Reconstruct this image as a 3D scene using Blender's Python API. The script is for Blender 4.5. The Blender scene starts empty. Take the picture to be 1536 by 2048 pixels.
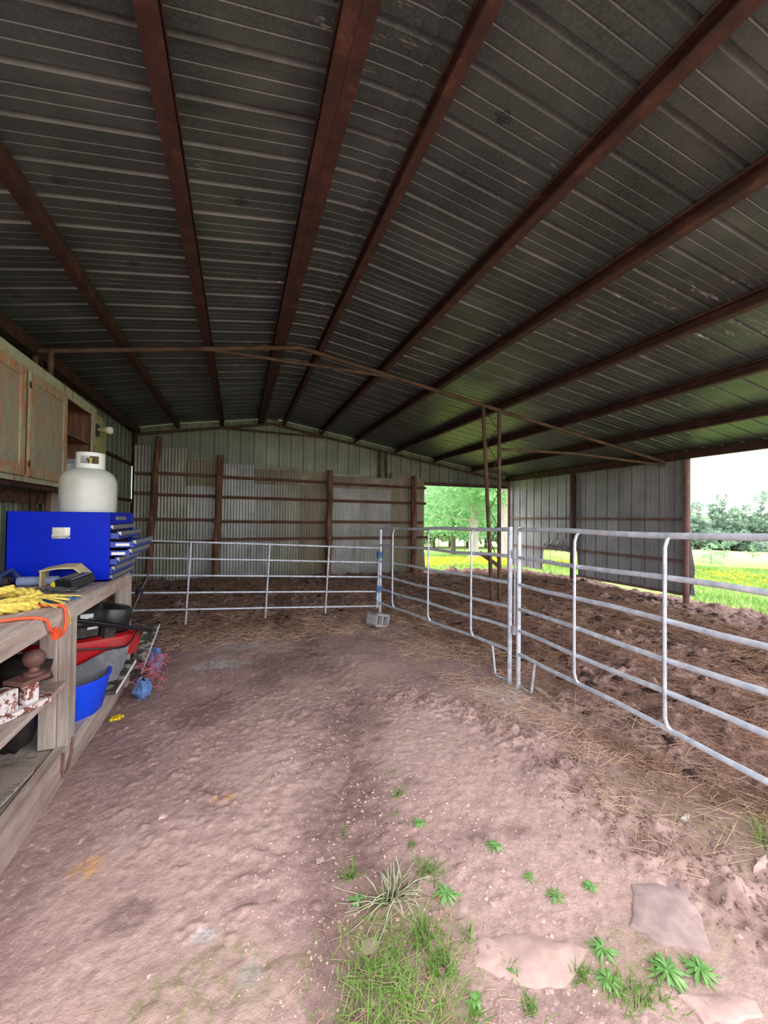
import bpy, math, random
import numpy as np
from mathutils import Vector, Matrix
R = random.Random(7)
RN = np.random.RandomState(11)
sc = bpy.context.scene
COL = sc.collection

# ------------------------------------------------------------------ camera
F_PX, YAW, PITCH, ROLL, EYE = 809.65, math.radians(19.737), math.radians(.845), math.radians(.6127), 1.65
cy, sy, cp, sp = math.cos(YAW), math.sin(YAW), math.cos(PITCH), math.sin(PITCH)
FW = Vector((sy*cp, cy*cp, sp)); RT = Vector((cy, -sy, 0)); UP = RT.cross(FW)
R2 = RT*math.cos(ROLL) + UP*math.sin(ROLL); U2 = -RT*math.sin(ROLL) + UP*math.cos(ROLL)
camd = bpy.data.cameras.new('camera'); cam = bpy.data.objects.new('camera', camd); COL.objects.link(cam)
camd.sensor_fit = 'VERTICAL'; camd.sensor_height = 36.0; camd.lens = F_PX/2048*36.0; camd.clip_start = .05; camd.clip_end = 600
M4 = Matrix((R2, U2, -FW)).transposed().to_4x4(); M4.translation = Vector((0, 0, EYE)); cam.matrix_world = M4
sc.camera = cam

# ------------------------------------------------------------------ sky and exposure
w = bpy.data.worlds.new('overcast_sky'); sc.world = w; w.use_nodes = True
nt = w.node_tree; nt.nodes.clear()
tc = nt.nodes.new('ShaderNodeTexCoord'); sep = nt.nodes.new('ShaderNodeSeparateXYZ'); rp = nt.nodes.new('ShaderNodeValToRGB')
bg = nt.nodes.new('ShaderNodeBackground'); ow = nt.nodes.new('ShaderNodeOutputWorld')
nt.links.new(tc.outputs['Generated'], sep.inputs[0]); nt.links.new(sep.outputs['Z'], rp.inputs[0])
rp.color_ramp.elements[0].position = .0; rp.color_ramp.elements[0].color = (.90, .93, .97, 1)
rp.color_ramp.elements[1].position = .6; rp.color_ramp.elements[1].color = (1.0, .98, 1.0, 1)
nt.links.new(rp.outputs[0], bg.inputs[0]); bg.inputs[1].default_value = 1.0; nt.links.new(bg.outputs[0], ow.inputs[0])
sund = bpy.data.lights.new('veiled_sun', 'SUN'); sund.energy = .9; sund.angle = math.radians(40); sund.color = (1, .97, .92)
sun = bpy.data.objects.new('veiled_sun', sund); COL.objects.link(sun)
sun.rotation_euler = Vector((.45, -.75, -1.0)).to_track_quat('-Z', 'Y').to_euler()
sun.location = (0, 0, 20)
sc.view_settings.view_transform = 'Standard'; sc.view_settings.look = 'None'; sc.view_settings.gamma = 1
sc.view_settings.use_curve_mapping = False
sc.view_settings.exposure = 2.02
sc.cycles.max_bounces = 8; sc.cycles.diffuse_bounces = 5; sc.cycles.glossy_bounces = 4
sc.cycles.sample_clamp_indirect = 6.0

# ------------------------------------------------------------------ helpers
def srgb(r, g, b):
    f = lambda c: ((c/255)/12.92 if c/255 <= .04045 else ((c/255+.055)/1.055)**2.4)
    return (f(r), f(g), f(b), 1)

class Mat:
    """small wrapper that builds a procedural principled material"""
    def __init__(s, name, rough=.7, metal=0.0, spec=.3):
        s.m = bpy.data.materials.new(name); s.m.use_nodes = True; s.t = s.m.node_tree
        s.b = s.t.nodes['Principled BSDF']
        s.b.inputs['Roughness'].default_value = rough; s.b.inputs['Metallic'].default_value = metal
        s.b.inputs['Specular IOR Level'].default_value = spec
        s.tc = s.t.nodes.new('ShaderNodeTexCoord'); s.co = s.tc.outputs['Object']
    def n(s, k): return s.t.nodes.new(k)
    def l(s, a, b): s.t.links.new(a, b)
    def noise(s, scale, detail=4, stretch=(1, 1, 1), rough=.55, offset=0.0):
        mp = s.n('ShaderNodeMapping'); mp.inputs['Scale'].default_value = stretch; mp.inputs['Location'].default_value = (offset, offset*.7, offset*1.3)
        s.l(s.co, mp.inputs[0]); nz = s.n('ShaderNodeTexNoise'); nz.inputs['Scale'].default_value = scale
        nz.inputs['Detail'].default_value = detail; nz.inputs['Roughness'].default_value = rough
        s.l(mp.outputs[0], nz.inputs['Vector']); return nz.outputs['Fac']
    def ramp(s, fac, stops):
        r = s.n('ShaderNodeValToRGB'); e = r.color_ramp.elements
        while len(e) < len(stops): e.new(.5)
        for i, (p, c) in enumerate(stops):
            e[i].position = p; e[i].color = c if len(c) == 4 else (*c, 1)
        s.l(fac, r.inputs[0]); return r.outputs[0]
    def mask(s, fac, lo, hi):
        r = s.n('ShaderNodeMapRange'); r.inputs[1].default_value = lo; r.inputs[2].default_value = hi; r.clamp = True
        s.l(fac, r.inputs[0]); return r.outputs[0]
    def mix(s, fac, a, b, mode='MIX'):
        m = s.n('ShaderNodeMix'); m.data_type = 'RGBA'; m.blend_type = mode
        if isinstance(fac, (int, float)): m.inputs[0].default_value = fac
        else: s.l(fac, m.inputs[0])
        for i, v in ((6, a), (7, b)):
            if isinstance(v, tuple): m.inputs[i].default_value = v
            else: s.l(v, m.inputs[i])
        return m.outputs[2]
    def mul(s, a, b):
        m = s.n('ShaderNodeMath'); m.operation = 'MULTIPLY'
        for i, v in ((0, a), (1, b)):
            if isinstance(v, (int, float)): m.inputs[i].default_value = v
            else: s.l(v, m.inputs[i])
        return m.outputs[0]
    def attr(s, name):
        a = s.n('ShaderNodeAttribute'); a.attribute_name = name; return a.outputs['Fac']
    def color(s, c):
        if isinstance(c, tuple): s.b.inputs['Base Color'].default_value = c
        else: s.l(c, s.b.inputs['Base Color'])
        return s
    def rough(s, f, a, b):
        r = s.n('ShaderNodeMapRange'); r.inputs[3].default_value = a; r.inputs[4].default_value = b
        s.l(f, r.inputs[0]); s.l(r.outputs[0], s.b.inputs['Roughness']); return s
    def bump(s, h, strength=.3, dist=.01):
        b = s.n('ShaderNodeBump'); b.inputs['Strength'].default_value = strength; b.inputs['Distance'].default_value = dist
        s.l(h, b.inputs['Height']); s.l(b.outputs[0], s.b.inputs['Normal']); return s

def simple(name, c, rough=.6, metal=0, var=.25, scale=12, stretch=(1, 1, 1), bump=.1, spec=.3):
    m = Mat(name, rough, metal, spec); f = m.noise(scale, 5, stretch)
    d = tuple(x*(1-var) for x in c[:3])+(1,); u = tuple(min(1, x*(1+var)) for x in c[:3])+(1,)
    m.color(m.ramp(f, [(.3, d), (.7, u)]))
    if bump: m.bump(f, bump, .01)
    return m.m

def woodmat(name, dark, mid, light, axis='z', scale=3, rough=.8, spots=None):
    m = Mat(name, rough, 0, .2)
    st = {'x': (.6, 9, 9), 'y': (9, .6, 9), 'z': (9, 9, .6)}[axis]
    g = m.noise(scale, 6, st, .65); k = m.noise(scale*9, 3, tuple(v*1.0 for v in st), .6, 3)
    c = m.ramp(g, [(.28, dark), (.5, mid), (.72, light)])
    c = m.mix(m.mul(m.mask(k, .5, .7), .5), c, dark)
    if spots: c = m.mix(m.mul(m.mask(m.noise(2.5, 4, (1, 1, 1), .6, 8), .5, .68), .7), c, spots)
    m.color(c).bump(k, .35, .004); return m.m

class MB:
    def __init__(s): s.v = []; s.f = []
    def add(s, vs, fs):
        o = len(s.v); s.v += [tuple(v) for v in vs]; s.f += [tuple(i+o for i in f) for f in fs]; return s
    def box(s, c, d, rot=None):
        """c centre, d full size, rot matrix"""
        hx, hy, hz = d[0]/2, d[1]/2, d[2]/2
        vs = [Vector((x, y, z)) for x in (-hx, hx) for y in (-hy, hy) for z in (-hz, hz)]
        if rot: vs = [rot @ v for v in vs]
        vs = [v+Vector(c) for v in vs]
        return s.add(vs, [(0, 1, 3, 2), (4, 6, 7, 5), (0, 4, 5, 1), (2, 3, 7, 6), (0, 2, 6, 4), (1, 5, 7, 3)])
    def bb(s, a, b): return s.box([(a[i]+b[i])/2 for i in range(3)], [abs(b[i]-a[i]) for i in range(3)])
    def beam(s, p, q, wd, h, up=(0, 0, 1)):
        p, q = Vector(p), Vector(q); d = (q-p); L = d.length; d.normalize(); sd = d.cross(Vector(up)).normalized(); u = sd.cross(d)
        return s.box((p+q)/2, (wd, L, h), Matrix((sd, d, u)).transposed())
    def sweep(s, p, q, prof, up=(0, 0, 1)):
        """closed 2D profile (side, up) swept p to q"""
        p, q = Vector(p), Vector(q); d = (q-p).normalized(); sd = d.cross(Vector(up)).normalized(); u = sd.cross(d); n = len(prof)
        vs = [p+sd*a+u*b for a, b in prof]+[q+sd*a+u*b for a, b in prof]
        return s.add(vs, [(i, (i+1) % n, n+(i+1) % n, n+i) for i in range(n)]+[tuple(range(n-1, -1, -1)), tuple(range(n, 2*n))])
    def tube(s, pts, r, seg=8, cap=True):
        P = [Vector(p) for p in pts]; n = len(P); rs = r if isinstance(r, (list, tuple)) else [r]*n
        t0 = (P[1]-P[0]).normalized(); a = t0.orthogonal().normalized(); vs = []
        for i in range(n):
            t = (P[min(i+1, n-1)]-P[max(i-1, 0)]).normalized(); a = (a-t*a.dot(t))
            a = a.normalized() if a.length > 1e-6 else t.orthogonal().normalized(); b = t.cross(a)
            vs += [P[i]+(a*math.cos(2*math.pi*k/seg)+b*math.sin(2*math.pi*k/seg))*rs[i] for k in range(seg)]
        fs = [(i*seg+k, i*seg+(k+1) % seg, (i+1)*seg+(k+1) % seg, (i+1)*seg+k) for i in range(n-1) for k in range(seg)]
        if cap: fs += [tuple(range(seg-1, -1, -1)), tuple((n-1)*seg+k for k in range(seg))]
        return s.add(vs, fs)
    def lathe(s, prof, c, seg=24, rot=None):
        c = Vector(c); vs = []
        for r, z in prof:
            for k in range(seg):
                v = Vector((r*math.cos(2*math.pi*k/seg), r*math.sin(2*math.pi*k/seg), z)); vs.append(c+(rot @ v if rot else v))
        n = len(prof); fs = [(i*seg+k, i*seg+(k+1) % seg, (i+1)*seg+(k+1) % seg, (i+1)*seg+k) for i in range(n-1) for k in range(seg)]
        fs += [tuple(range(seg-1, -1, -1)), tuple((n-1)*seg+k for k in range(seg))]
        return s.add(vs, fs)
    def prism(s, poly, axis, a, b):
        """poly 2D in the other two axes (order x,y,z), extruded along axis from a to b"""
        def mk(p, t):
            l = list(p); l.insert(axis, t); return l
        n = len(poly); vs = [mk(p, a) for p in poly]+[mk(p, b) for p in poly]
        return s.add(vs, [(i, (i+1) % n, n+(i+1) % n, n+i) for i in range(n)]+[tuple(range(n-1, -1, -1)), tuple(range(n, 2*n))])
    def blob(s, c, r, seed=0, amp=.25, seg=10, rings=6):
        rr = random.Random(seed); c = Vector(c); r = r if isinstance(r, (tuple, list)) else (r, r, r); vs = []; fs = []
        for i in range(rings+1):
            th = math.pi*i/rings
            for k in range(seg):
                ph = 2*math.pi*k/seg; q = 1+rr.uniform(-amp, amp)
                vs.append(c+Vector((r[0]*math.sin(th)*math.cos(ph), r[1]*math.sin(th)*math.sin(ph), r[2]*math.cos(th)))*q)
        for i in range(rings):
            for k in range(seg): fs.append((i*seg+k, (i+1)*seg+k, (i+1)*seg+(k+1) % seg, i*seg+(k+1) % seg))
        return s.add(vs, fs)
    def xf(s, M): s.v = [tuple(M @ Vector(v)) for v in s.v]; return s
    def build(s, name, m, parent=None, smooth=False, loc=None, bevel=0):
        org = Vector(parent['_o']) if parent is not None and '_o' in parent else Vector(loc or (0, 0, 0))
        me = bpy.data.meshes.new(name); me.from_pydata([tuple(Vector(v)-org) for v in s.v], [], s.f); me.update()
        bm_fix(me)
        o = bpy.data.objects.new(name, me); COL.objects.link(o); me.materials.append(m)
        if parent is not None: o.parent = parent; o['_o'] = list(org)
        else: o.location = org; o['_o'] = list(org)
        if smooth:
            me.polygons.foreach_set('use_smooth', [True]*len(me.polygons))
            try: me.set_sharp_from_angle(angle=math.radians(40))
            except Exception: pass
        if bevel:
            b = o.modifiers.new('edge', 'BEVEL'); b.width = bevel; b.segments = 2; b.limit_method = 'ANGLE'
        return o
def bm_fix(me):
    import bmesh
    if len(me.polygons) > 60000: return
    b = bmesh.new(); b.from_mesh(me); bmesh.ops.recalc_face_normals(b, faces=b.faces); b.to_mesh(me); b.free()

def tag(o, label=None, cat=None, group=None, kind=None):
    if label: o['label'] = label
    if cat: o['category'] = cat
    if group: o['group'] = group
    if kind: o['kind'] = kind
    return o
def thing(name, loc, label, cat, group=None):
    o = bpy.data.objects.new(name, None); COL.objects.link(o); o.location = loc; o['_o'] = list(loc)
    o.empty_display_size = .1
    return tag(o, label, cat, group)
def np_mesh(name, V, Fc, m, loc=None, smooth=False):
    """V (n,3), Fc (k,3|4) arrays"""
    me = bpy.data.meshes.new(name); k, c = Fc.shape
    me.vertices.add(len(V)); me.vertices.foreach_set('co', V.astype(np.float32).ravel())
    me.loops.add(k*c); me.loops.foreach_set('vertex_index', Fc.astype(np.int32).ravel())
    me.polygons.add(k); me.polygons.foreach_set('loop_start', np.arange(0, k*c, c, dtype=np.int32))
    try: me.polygons.foreach_set('loop_total', np.full(k, c, dtype=np.int32))
    except Exception: pass
    me.update(calc_edges=True); me.validate()
    if smooth: me.polygons.foreach_set('use_smooth', [True]*k)
    me.materials.append(m); o = bpy.data.objects.new(name, me); COL.objects.link(o); o['_o'] = [0, 0, 0]
    return o

def hsh(ix, iy, sd):
    n = (ix*374761393 + iy*668265263 + sd*974711) & 0x7fffffff
    n = ((n ^ (n >> 13))*1274126177) & 0x7fffffff
    return ((n ^ (n >> 16)) & 0xffff)/65535.0
def vnoise(x, y, sd=0):
    x = np.asarray(x, float); y = np.asarray(y, float)
    ix = np.floor(x).astype(np.int64); iy = np.floor(y).astype(np.int64); fx = x-ix; fy = y-iy
    fx = fx*fx*(3-2*fx); fy = fy*fy*(3-2*fy)
    a = hsh(ix, iy, sd); b = hsh(ix+1, iy, sd); c = hsh(ix, iy+1, sd); d = hsh(ix+1, iy+1, sd)
    return (a*(1-fx)+b*fx)*(1-fy)+(c*(1-fx)+d*fx)*fy
def fbm(x, y, sc_=1., o=4, sd=0):
    t = 0; a = .5
    for i in range(o): t = t+a*vnoise(x*sc_, y*sc_, sd+i*17); sc_ *= 2.03; a *= .5
    return t/(1-.5**o)
def sstep(a, b, x): t = np.clip((x-a)/(b-a), 0, 1); return t*t*(3-2*t)

# ------------------------------------------------------------------ materials
def metal_sheet(name, dark, mid, light, rough=.5, metal=.35, stain=None, stretch=(1, 1, 1), streak=(1, 1, 1), spots=True, spec=.4):
    m = Mat(name, rough, metal, spec)
    a = m.noise(1.3, 5, stretch, .6); b = m.noise(60, 3, (1, 1, 1), .7, 2); s_ = m.noise(2.0, 5, streak, .7, 5)
    c = m.ramp(a, [(.3, dark), (.55, mid), (.75, light)])
    c = m.mix(m.mul(m.mask(b, .4, .62), .35), c, light)
    c = m.mix(m.mul(m.mask(s_, .5, .75), .35), c, dark)
    if stain: c = m.mix(m.mul(m.mask(m.noise(1.7, 6, streak, .7, 9), .56, .7), .75), c, stain)
    if spots:
        w_ = m.mul(m.mask(m.noise(.8, 2, (1, 1, 1), .5, 12), .55, .62), m.mask(m.noise(9, 6, (.5, 2.2, 1), .75, 15), .58, .64))
        c = m.mix(m.mul(w_, .7), c, srgb(190, 190, 185))
    m.color(c).rough(b, rough-.08, rough+.15); m.bump(b, .12, .003); return m.m
M = {}
M['roof'] = metal_sheet('aged_roof_steel', srgb(60, 65, 64), srgb(84, 90, 88), srgb(112, 118, 114), .40, .45, srgb(60, 60, 60), streak=(.25, 3, 1), spec=.5)
M['wallsteel'] = metal_sheet('ribbed_wall_steel', srgb(92, 98, 86), srgb(124, 130, 114), srgb(150, 156, 138), .45, .3, srgb(110, 108, 92), streak=(3, 3, .2), spots=False)
M['rightsteel'] = metal_sheet('grey_wall_steel', srgb(112, 110, 114), srgb(142, 140, 144), srgb(170, 168, 170), .5, .2, srgb(96, 88, 86), streak=(3, 3, .2), spots=False)
TIN = []
for i, (d, c, l, st) in enumerate([((104, 102, 92), (140, 138, 124), (176, 176, 164), (88, 76, 62)), ((112, 112, 108), (158, 158, 154), (200, 200, 198), (96, 86, 74)), ((96, 88, 72), (128, 118, 98), (160, 152, 132), (84, 68, 50)), ((108, 106, 100), (148, 146, 140), (186, 186, 182), (92, 82, 72))]):
    TIN.append(metal_sheet('corrugated_tin_%s' % 'abcd'[i], srgb(*d), srgb(*c), srgb(*l), .42, .45, srgb(*st), streak=(4, 4, .35), spots=False))
def rust(name, d, mid, l, rough=.75):
    m = Mat(name, rough, .1, .3); a = m.noise(5, 6, (1, 1, 1), .65); b = m.noise(45, 4, (1, 1, 1), .7, 4)
    c = m.ramp(a, [(.3, d), (.55, mid), (.75, l)]); c = m.mix(m.mul(m.mask(b, .5, .65), .5), c, d)
    m.color(c).bump(b, .2, .003); return m.m
M['purlin'] = rust('red_oxide_steel', srgb(48, 32, 30), srgb(72, 46, 42), srgb(102, 66, 52))
M['pipe'] = rust('brown_rusty_pipe', srgb(62, 48, 40), srgb(92, 72, 58), srgb(122, 98, 80))
M['girt'] = rust('faded_red_girt', srgb(92, 64, 62), srgb(124, 92, 88), srgb(150, 122, 114))
M['bark'] = woodmat('peeled_log', srgb(64, 42, 34), srgb(112, 78, 62), srgb(158, 120, 98), 'z', 2.2, .85, srgb(60, 40, 30))
M['board'] = woodmat('brown_board', srgb(60, 40, 32), srgb(96, 68, 56), srgb(132, 102, 88), 'x', 2.5)
M['oldwood'] = woodmat('weathered_pine_y', srgb(134, 116, 108), srgb(178, 162, 152), srgb(208, 196, 186), 'y', 1.6, .8, srgb(150, 122, 112))
M['oldwoodz'] = woodmat('weathered_pine_z', srgb(130, 118, 110), srgb(176, 164, 154), srgb(206, 196, 186), 'z', 1.6, .8, srgb(140, 120, 108))
M['oldwoodx'] = woodmat('weathered_pine_x', srgb(90, 72, 62), srgb(130, 110, 98), srgb(160, 142, 130), 'x', 1.6)
def galv():
    m = Mat('galvanised_pipe', .42, .3, .5); a = m.noise(14, 5, (1, 1, 1), .6); b = m.noise(70, 3, (1, 1, 1), .6, 3)
    c = m.ramp(a, [(.3, srgb(168, 176, 190)), (.55, srgb(202, 208, 220)), (.75, srgb(228, 232, 240))])
    c = m.mix(m.mul(m.mask(m.noise(2.3, 5, (1, 1, 1), .7, 6), .55, .72), .5), c, srgb(170, 150, 132))
    m.color(c).rough(b, .32, .55).bump(b, .08, .002); return m.m
M['galv'] = galv()
def paintmat(name, c, rough=.35, wear=None, wl=.66, wh=.7, scale=9, spec=.5, metal=0.):
    m = Mat(name, rough, metal, spec); a = m.noise(2.5, 4); k = tuple(x*.82 for x in c[:3])+(1,)
    col = m.ramp(a, [(.35, k), (.65, c)])
    if wear: col = m.mix(m.mask(m.noise(scale, 6, (1, 1, 1), .7, 5), wl, wh), col, wear)
    m.color(col); return m.m
M['blue'] = paintmat('blue_enamel', srgb(2, 34, 186), .4, srgb(110, 130, 190), .72, .75, 6, .12)
M['bluedrawer'] = paintmat('dusty_blue_enamel', srgb(46, 66, 160), .4)
M['alu'] = simple('brushed_aluminium', srgb(178, 176, 170), .35, .75, .15, 30, bump=0)
M['chrome'] = simple('worn_chrome', srgb(200, 198, 192), .2, .85, .3, 20, bump=0)
M['tank'] = paintmat('grey_white_tank_paint', srgb(196, 198, 188), .33, srgb(150, 138, 120), .64, .8, 7)
M['collar'] = paintmat('white_collar_paint', srgb(226, 230, 224), .4, srgb(150, 130, 110), .68, .76, 14)
M['brass'] = simple('brass_valve', srgb(150, 130, 80), .4, .7)
M['black'] = paintmat('black_plastic', srgb(34, 34, 38), .35, srgb(96, 92, 90), .62, .8, 5)
M['blacktube'] = paintmat('black_tube_enamel', srgb(26, 27, 34), .22)
M['dark'] = simple('dark_grimy_metal', srgb(70, 66, 64), .6, .3, .5, 20)
M['red'] = paintmat('red_mower_paint', srgb(190, 26, 34), .35, srgb(110, 84, 78), .5, .68, 4)
M['greyflap'] = paintmat('dusty_grey_rubber', srgb(104, 104, 110), .6, srgb(150, 146, 146), .5, .75, 7)
M['bucket'] = paintmat('blue_bucket_plastic', srgb(8, 74, 240), .38, srgb(110, 140, 220), .68, .78, 10)
def peel(name, paint, wood, wood2, lo=.5, hi=.56, axis=(7, 7, .8), off=0):
    m = Mat(name, .75, 0, .25); g = m.noise(3, 6, axis, .7, off); w_ = m.ramp(m.noise(5, 5, axis, .6, off+3), [(.3, wood2), (.7, wood)])
    p = m.ramp(m.noise(20, 4, (1, 1, 1), .6, off+5), [(.3, tuple(x*.8 for x in paint[:3])+(1,)), (.7, paint)])
    m.color(m.mix(m.mask(g, lo, hi), p, w_)).bump(g, .4, .004); return m.m
M['cab'] = peel('peeling_green_grey_paint', srgb(176, 176, 146), srgb(170, 116, 88), srgb(134, 84, 62), .56, .62)
M['cabdoor'] = peel('peeling_door_paint', srgb(150, 152, 128), srgb(178, 146, 124), srgb(140, 112, 94), .46, .56, (9, 9, 1.2), 4)
M['cabedge'] = peel('peeling_door_rail', srgb(164, 160, 130), srgb(190, 140, 110), srgb(152, 104, 78), .45, .53, (6, 6, 1.5), 9)
M['yellowpaint'] = peel('yellowish_board_paint', srgb(170, 166, 112), srgb(130, 108, 70), srgb(100, 78, 50), .6, .66, (6, 6, .8), 2)
M['cabin'] = woodmat('raw_brown_plywood', srgb(80, 54, 40), srgb(122, 90, 70), srgb(150, 118, 96), 'z', 2)
M['flake'] = peel('flaking_white_on_grey', srgb(190, 186, 180), srgb(90, 84, 80), srgb(66, 60, 56), .44, .5, (3, 3, 3), 1)
M['white'] = simple('white_paint', srgb(225, 225, 222), .6, 0, .08, 10, bump=0)
M['rustwhite'] = peel('rusty_white_hitch_paint', srgb(222, 214, 214), srgb(150, 92, 72), srgb(96, 52, 42), .5, .53, (6, 6, 6), 2)
M['rustball'] = rust('dull_rusty_iron', srgb(90, 62, 56), srgb(128, 94, 86), srgb(150, 118, 106), .6)
M['yrope'] = simple('yellow_rope', srgb(226, 200, 96), .8, 0, .35, 60, bump=.3)
M['brope'] = simple('blue_rope', srgb(50, 104, 160), .8, 0, .35, 60, bump=.3)
M['orope'] = simple('orange_plastic', srgb(232, 92, 58), .5, 0, .15, 20)
M['chain'] = simple('galvanised_chain', srgb(140, 142, 148), .35, .8, .3, 40)
M['cardboard'] = simple('tan_cardboard', srgb(190, 174, 128), .85, 0, .1, 8)
M['navy'] = simple('navy_cloth', srgb(44, 58, 98), .9, 0, .35, 14)
M['darkbag'] = simple('black_crumpled_bag', srgb(44, 38, 36), .55, 0, .5, 10)
M['label'] = simple('grey_blue_tube', srgb(130, 140, 170), .5, 0, .2, 18)
M['yellow'] = simple('yellow_plastic', srgb(230, 205, 40), .5, 0, .12, 20)
M['green'] = simple('green_plastic', srgb(70, 190, 90), .5, 0, .12, 20)
M['pinkrope'] = simple('red_white_twine', srgb(190, 110, 122), .85, 0, .4, 80)
M['paleblue'] = simple('pale_blue_plastic_sheet', srgb(96, 130, 186), .6, 0, .3, 14)
M['porcelain'] = simple('white_porcelain', srgb(225, 222, 205), .3, 0, .05, 10, bump=0)
m = Mat('clear_plastic', .25, 0, .6); m.b.inputs['Alpha'].default_value = .45; m.color(srgb(205, 210, 215)); M['clear'] = m.m
M['concrete'] = simple('concrete_block', srgb(158, 156, 156), .9, 0, .18, 25, bump=.5)
M['dustyplastic'] = Mat('dusty_plastic_sheet', .7, 0, .4)
m = M['dustyplastic']; m.color(m.mix(m.mask(m.noise(7, 6, (1, 2.5, 1), .75), .48, .6), srgb(176, 160, 150), srgb(110, 118, 112))); M['dustyplastic'] = m.m
M['wire'] = simple('fence_wire', srgb(110, 110, 105), .5, .5)
M['stone'] = simple('pale_sandstone', srgb(188, 160, 152), .9, 0, .22, 9, bump=.9)
M['stone2'] = simple('grey_flat_rock', srgb(168, 146, 143), .9, 0, .24, 11, bump=.9)
M['pebble'] = simple('pinkish_pebbles', srgb(192, 164, 156), .9, 0, .25, 3, bump=.3)
M['clod'] = simple('dark_dung_clods', srgb(62, 44, 40), .8, 0, .35, 20, bump=.5)
M['mudclod'] = simple('red_mud_crumbs', srgb(156, 128, 122), .9, 0, .25, 20, bump=.5)
def leafmat(name, a, b, c, sc_=.8, transl=.3):
    m = Mat(name, .6, 0, .2); f = m.noise(sc_, 4, (1, 1, 1), .7); m.color(m.ramp(f, [(.3, a), (.5, b), (.7, c)]))
    tr = m.n('ShaderNodeBsdfTranslucent'); mx = m.n('ShaderNodeMixShader'); mx.inputs[0].default_value = transl
    tr.inputs[0].default_value = c; out = m.t.nodes['Material Output']
    m.l(m.b.outputs[0], mx.inputs[1]); m.l(tr.outputs[0], mx.inputs[2]); m.l(mx.outputs[0], out.inputs[0]); return m.m
M['leafA'] = leafmat('soft_green_foliage', srgb(110, 156, 116), srgb(146, 190, 144), srgb(180, 214, 168), transl=.45)  # tree greens lightened in the leaf colour in place of atmospheric haze
M['leafB'] = leafmat('deep_green_foliage', srgb(86, 130, 100), srgb(116, 162, 122), srgb(146, 188, 140), .5, .45)
M['leafC'] = leafmat('yellow_green_foliage', srgb(120, 160, 110), srgb(152, 190, 132), srgb(184, 212, 156), .5, .45)
M['leafD'] = leafmat('haze_tinted_far_foliage', srgb(110, 134, 124), srgb(136, 160, 144), srgb(160, 184, 160), .3, .45)  # bluish haze painted into the leaf colour of the far pines
M['blade'] = leafmat('fresh_grass', srgb(112, 160, 70), srgb(146, 190, 96), srgb(186, 216, 130), 6)
M['blade2'] = leafmat('pale_dry_grass', srgb(186, 188, 150), srgb(206, 208, 176), srgb(224, 220, 200), 6)
M['weed'] = leafmat('broadleaf_weed', srgb(104, 156, 84), srgb(140, 190, 112), srgb(176, 212, 146), 8)
M['fieldgrass'] = leafmat('meadow_blades', srgb(106, 146, 66), srgb(140, 176, 90), srgb(174, 200, 122), .4)
M['petal'] = simple('yellow_petals', srgb(250, 224, 40), .6, 0, .1, 3, bump=0)
M['trunk'] = woodmat('pinkish_grey_bark', srgb(160, 142, 142), srgb(200, 182, 182), srgb(222, 208, 208), 'z', 1.2)
M['trunkd'] = woodmat('dark_bark', srgb(80, 70, 62), srgb(112, 100, 90), srgb(140, 128, 118), 'z', 1.2)
M['straw'] = simple('dry_straw', srgb(158, 126, 106), .8, 0, .35, 2.3, bump=0)
M['strawl'] = simple('pale_straw', srgb(200, 170, 146), .8, 0, .25, 2.3, bump=0)
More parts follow.
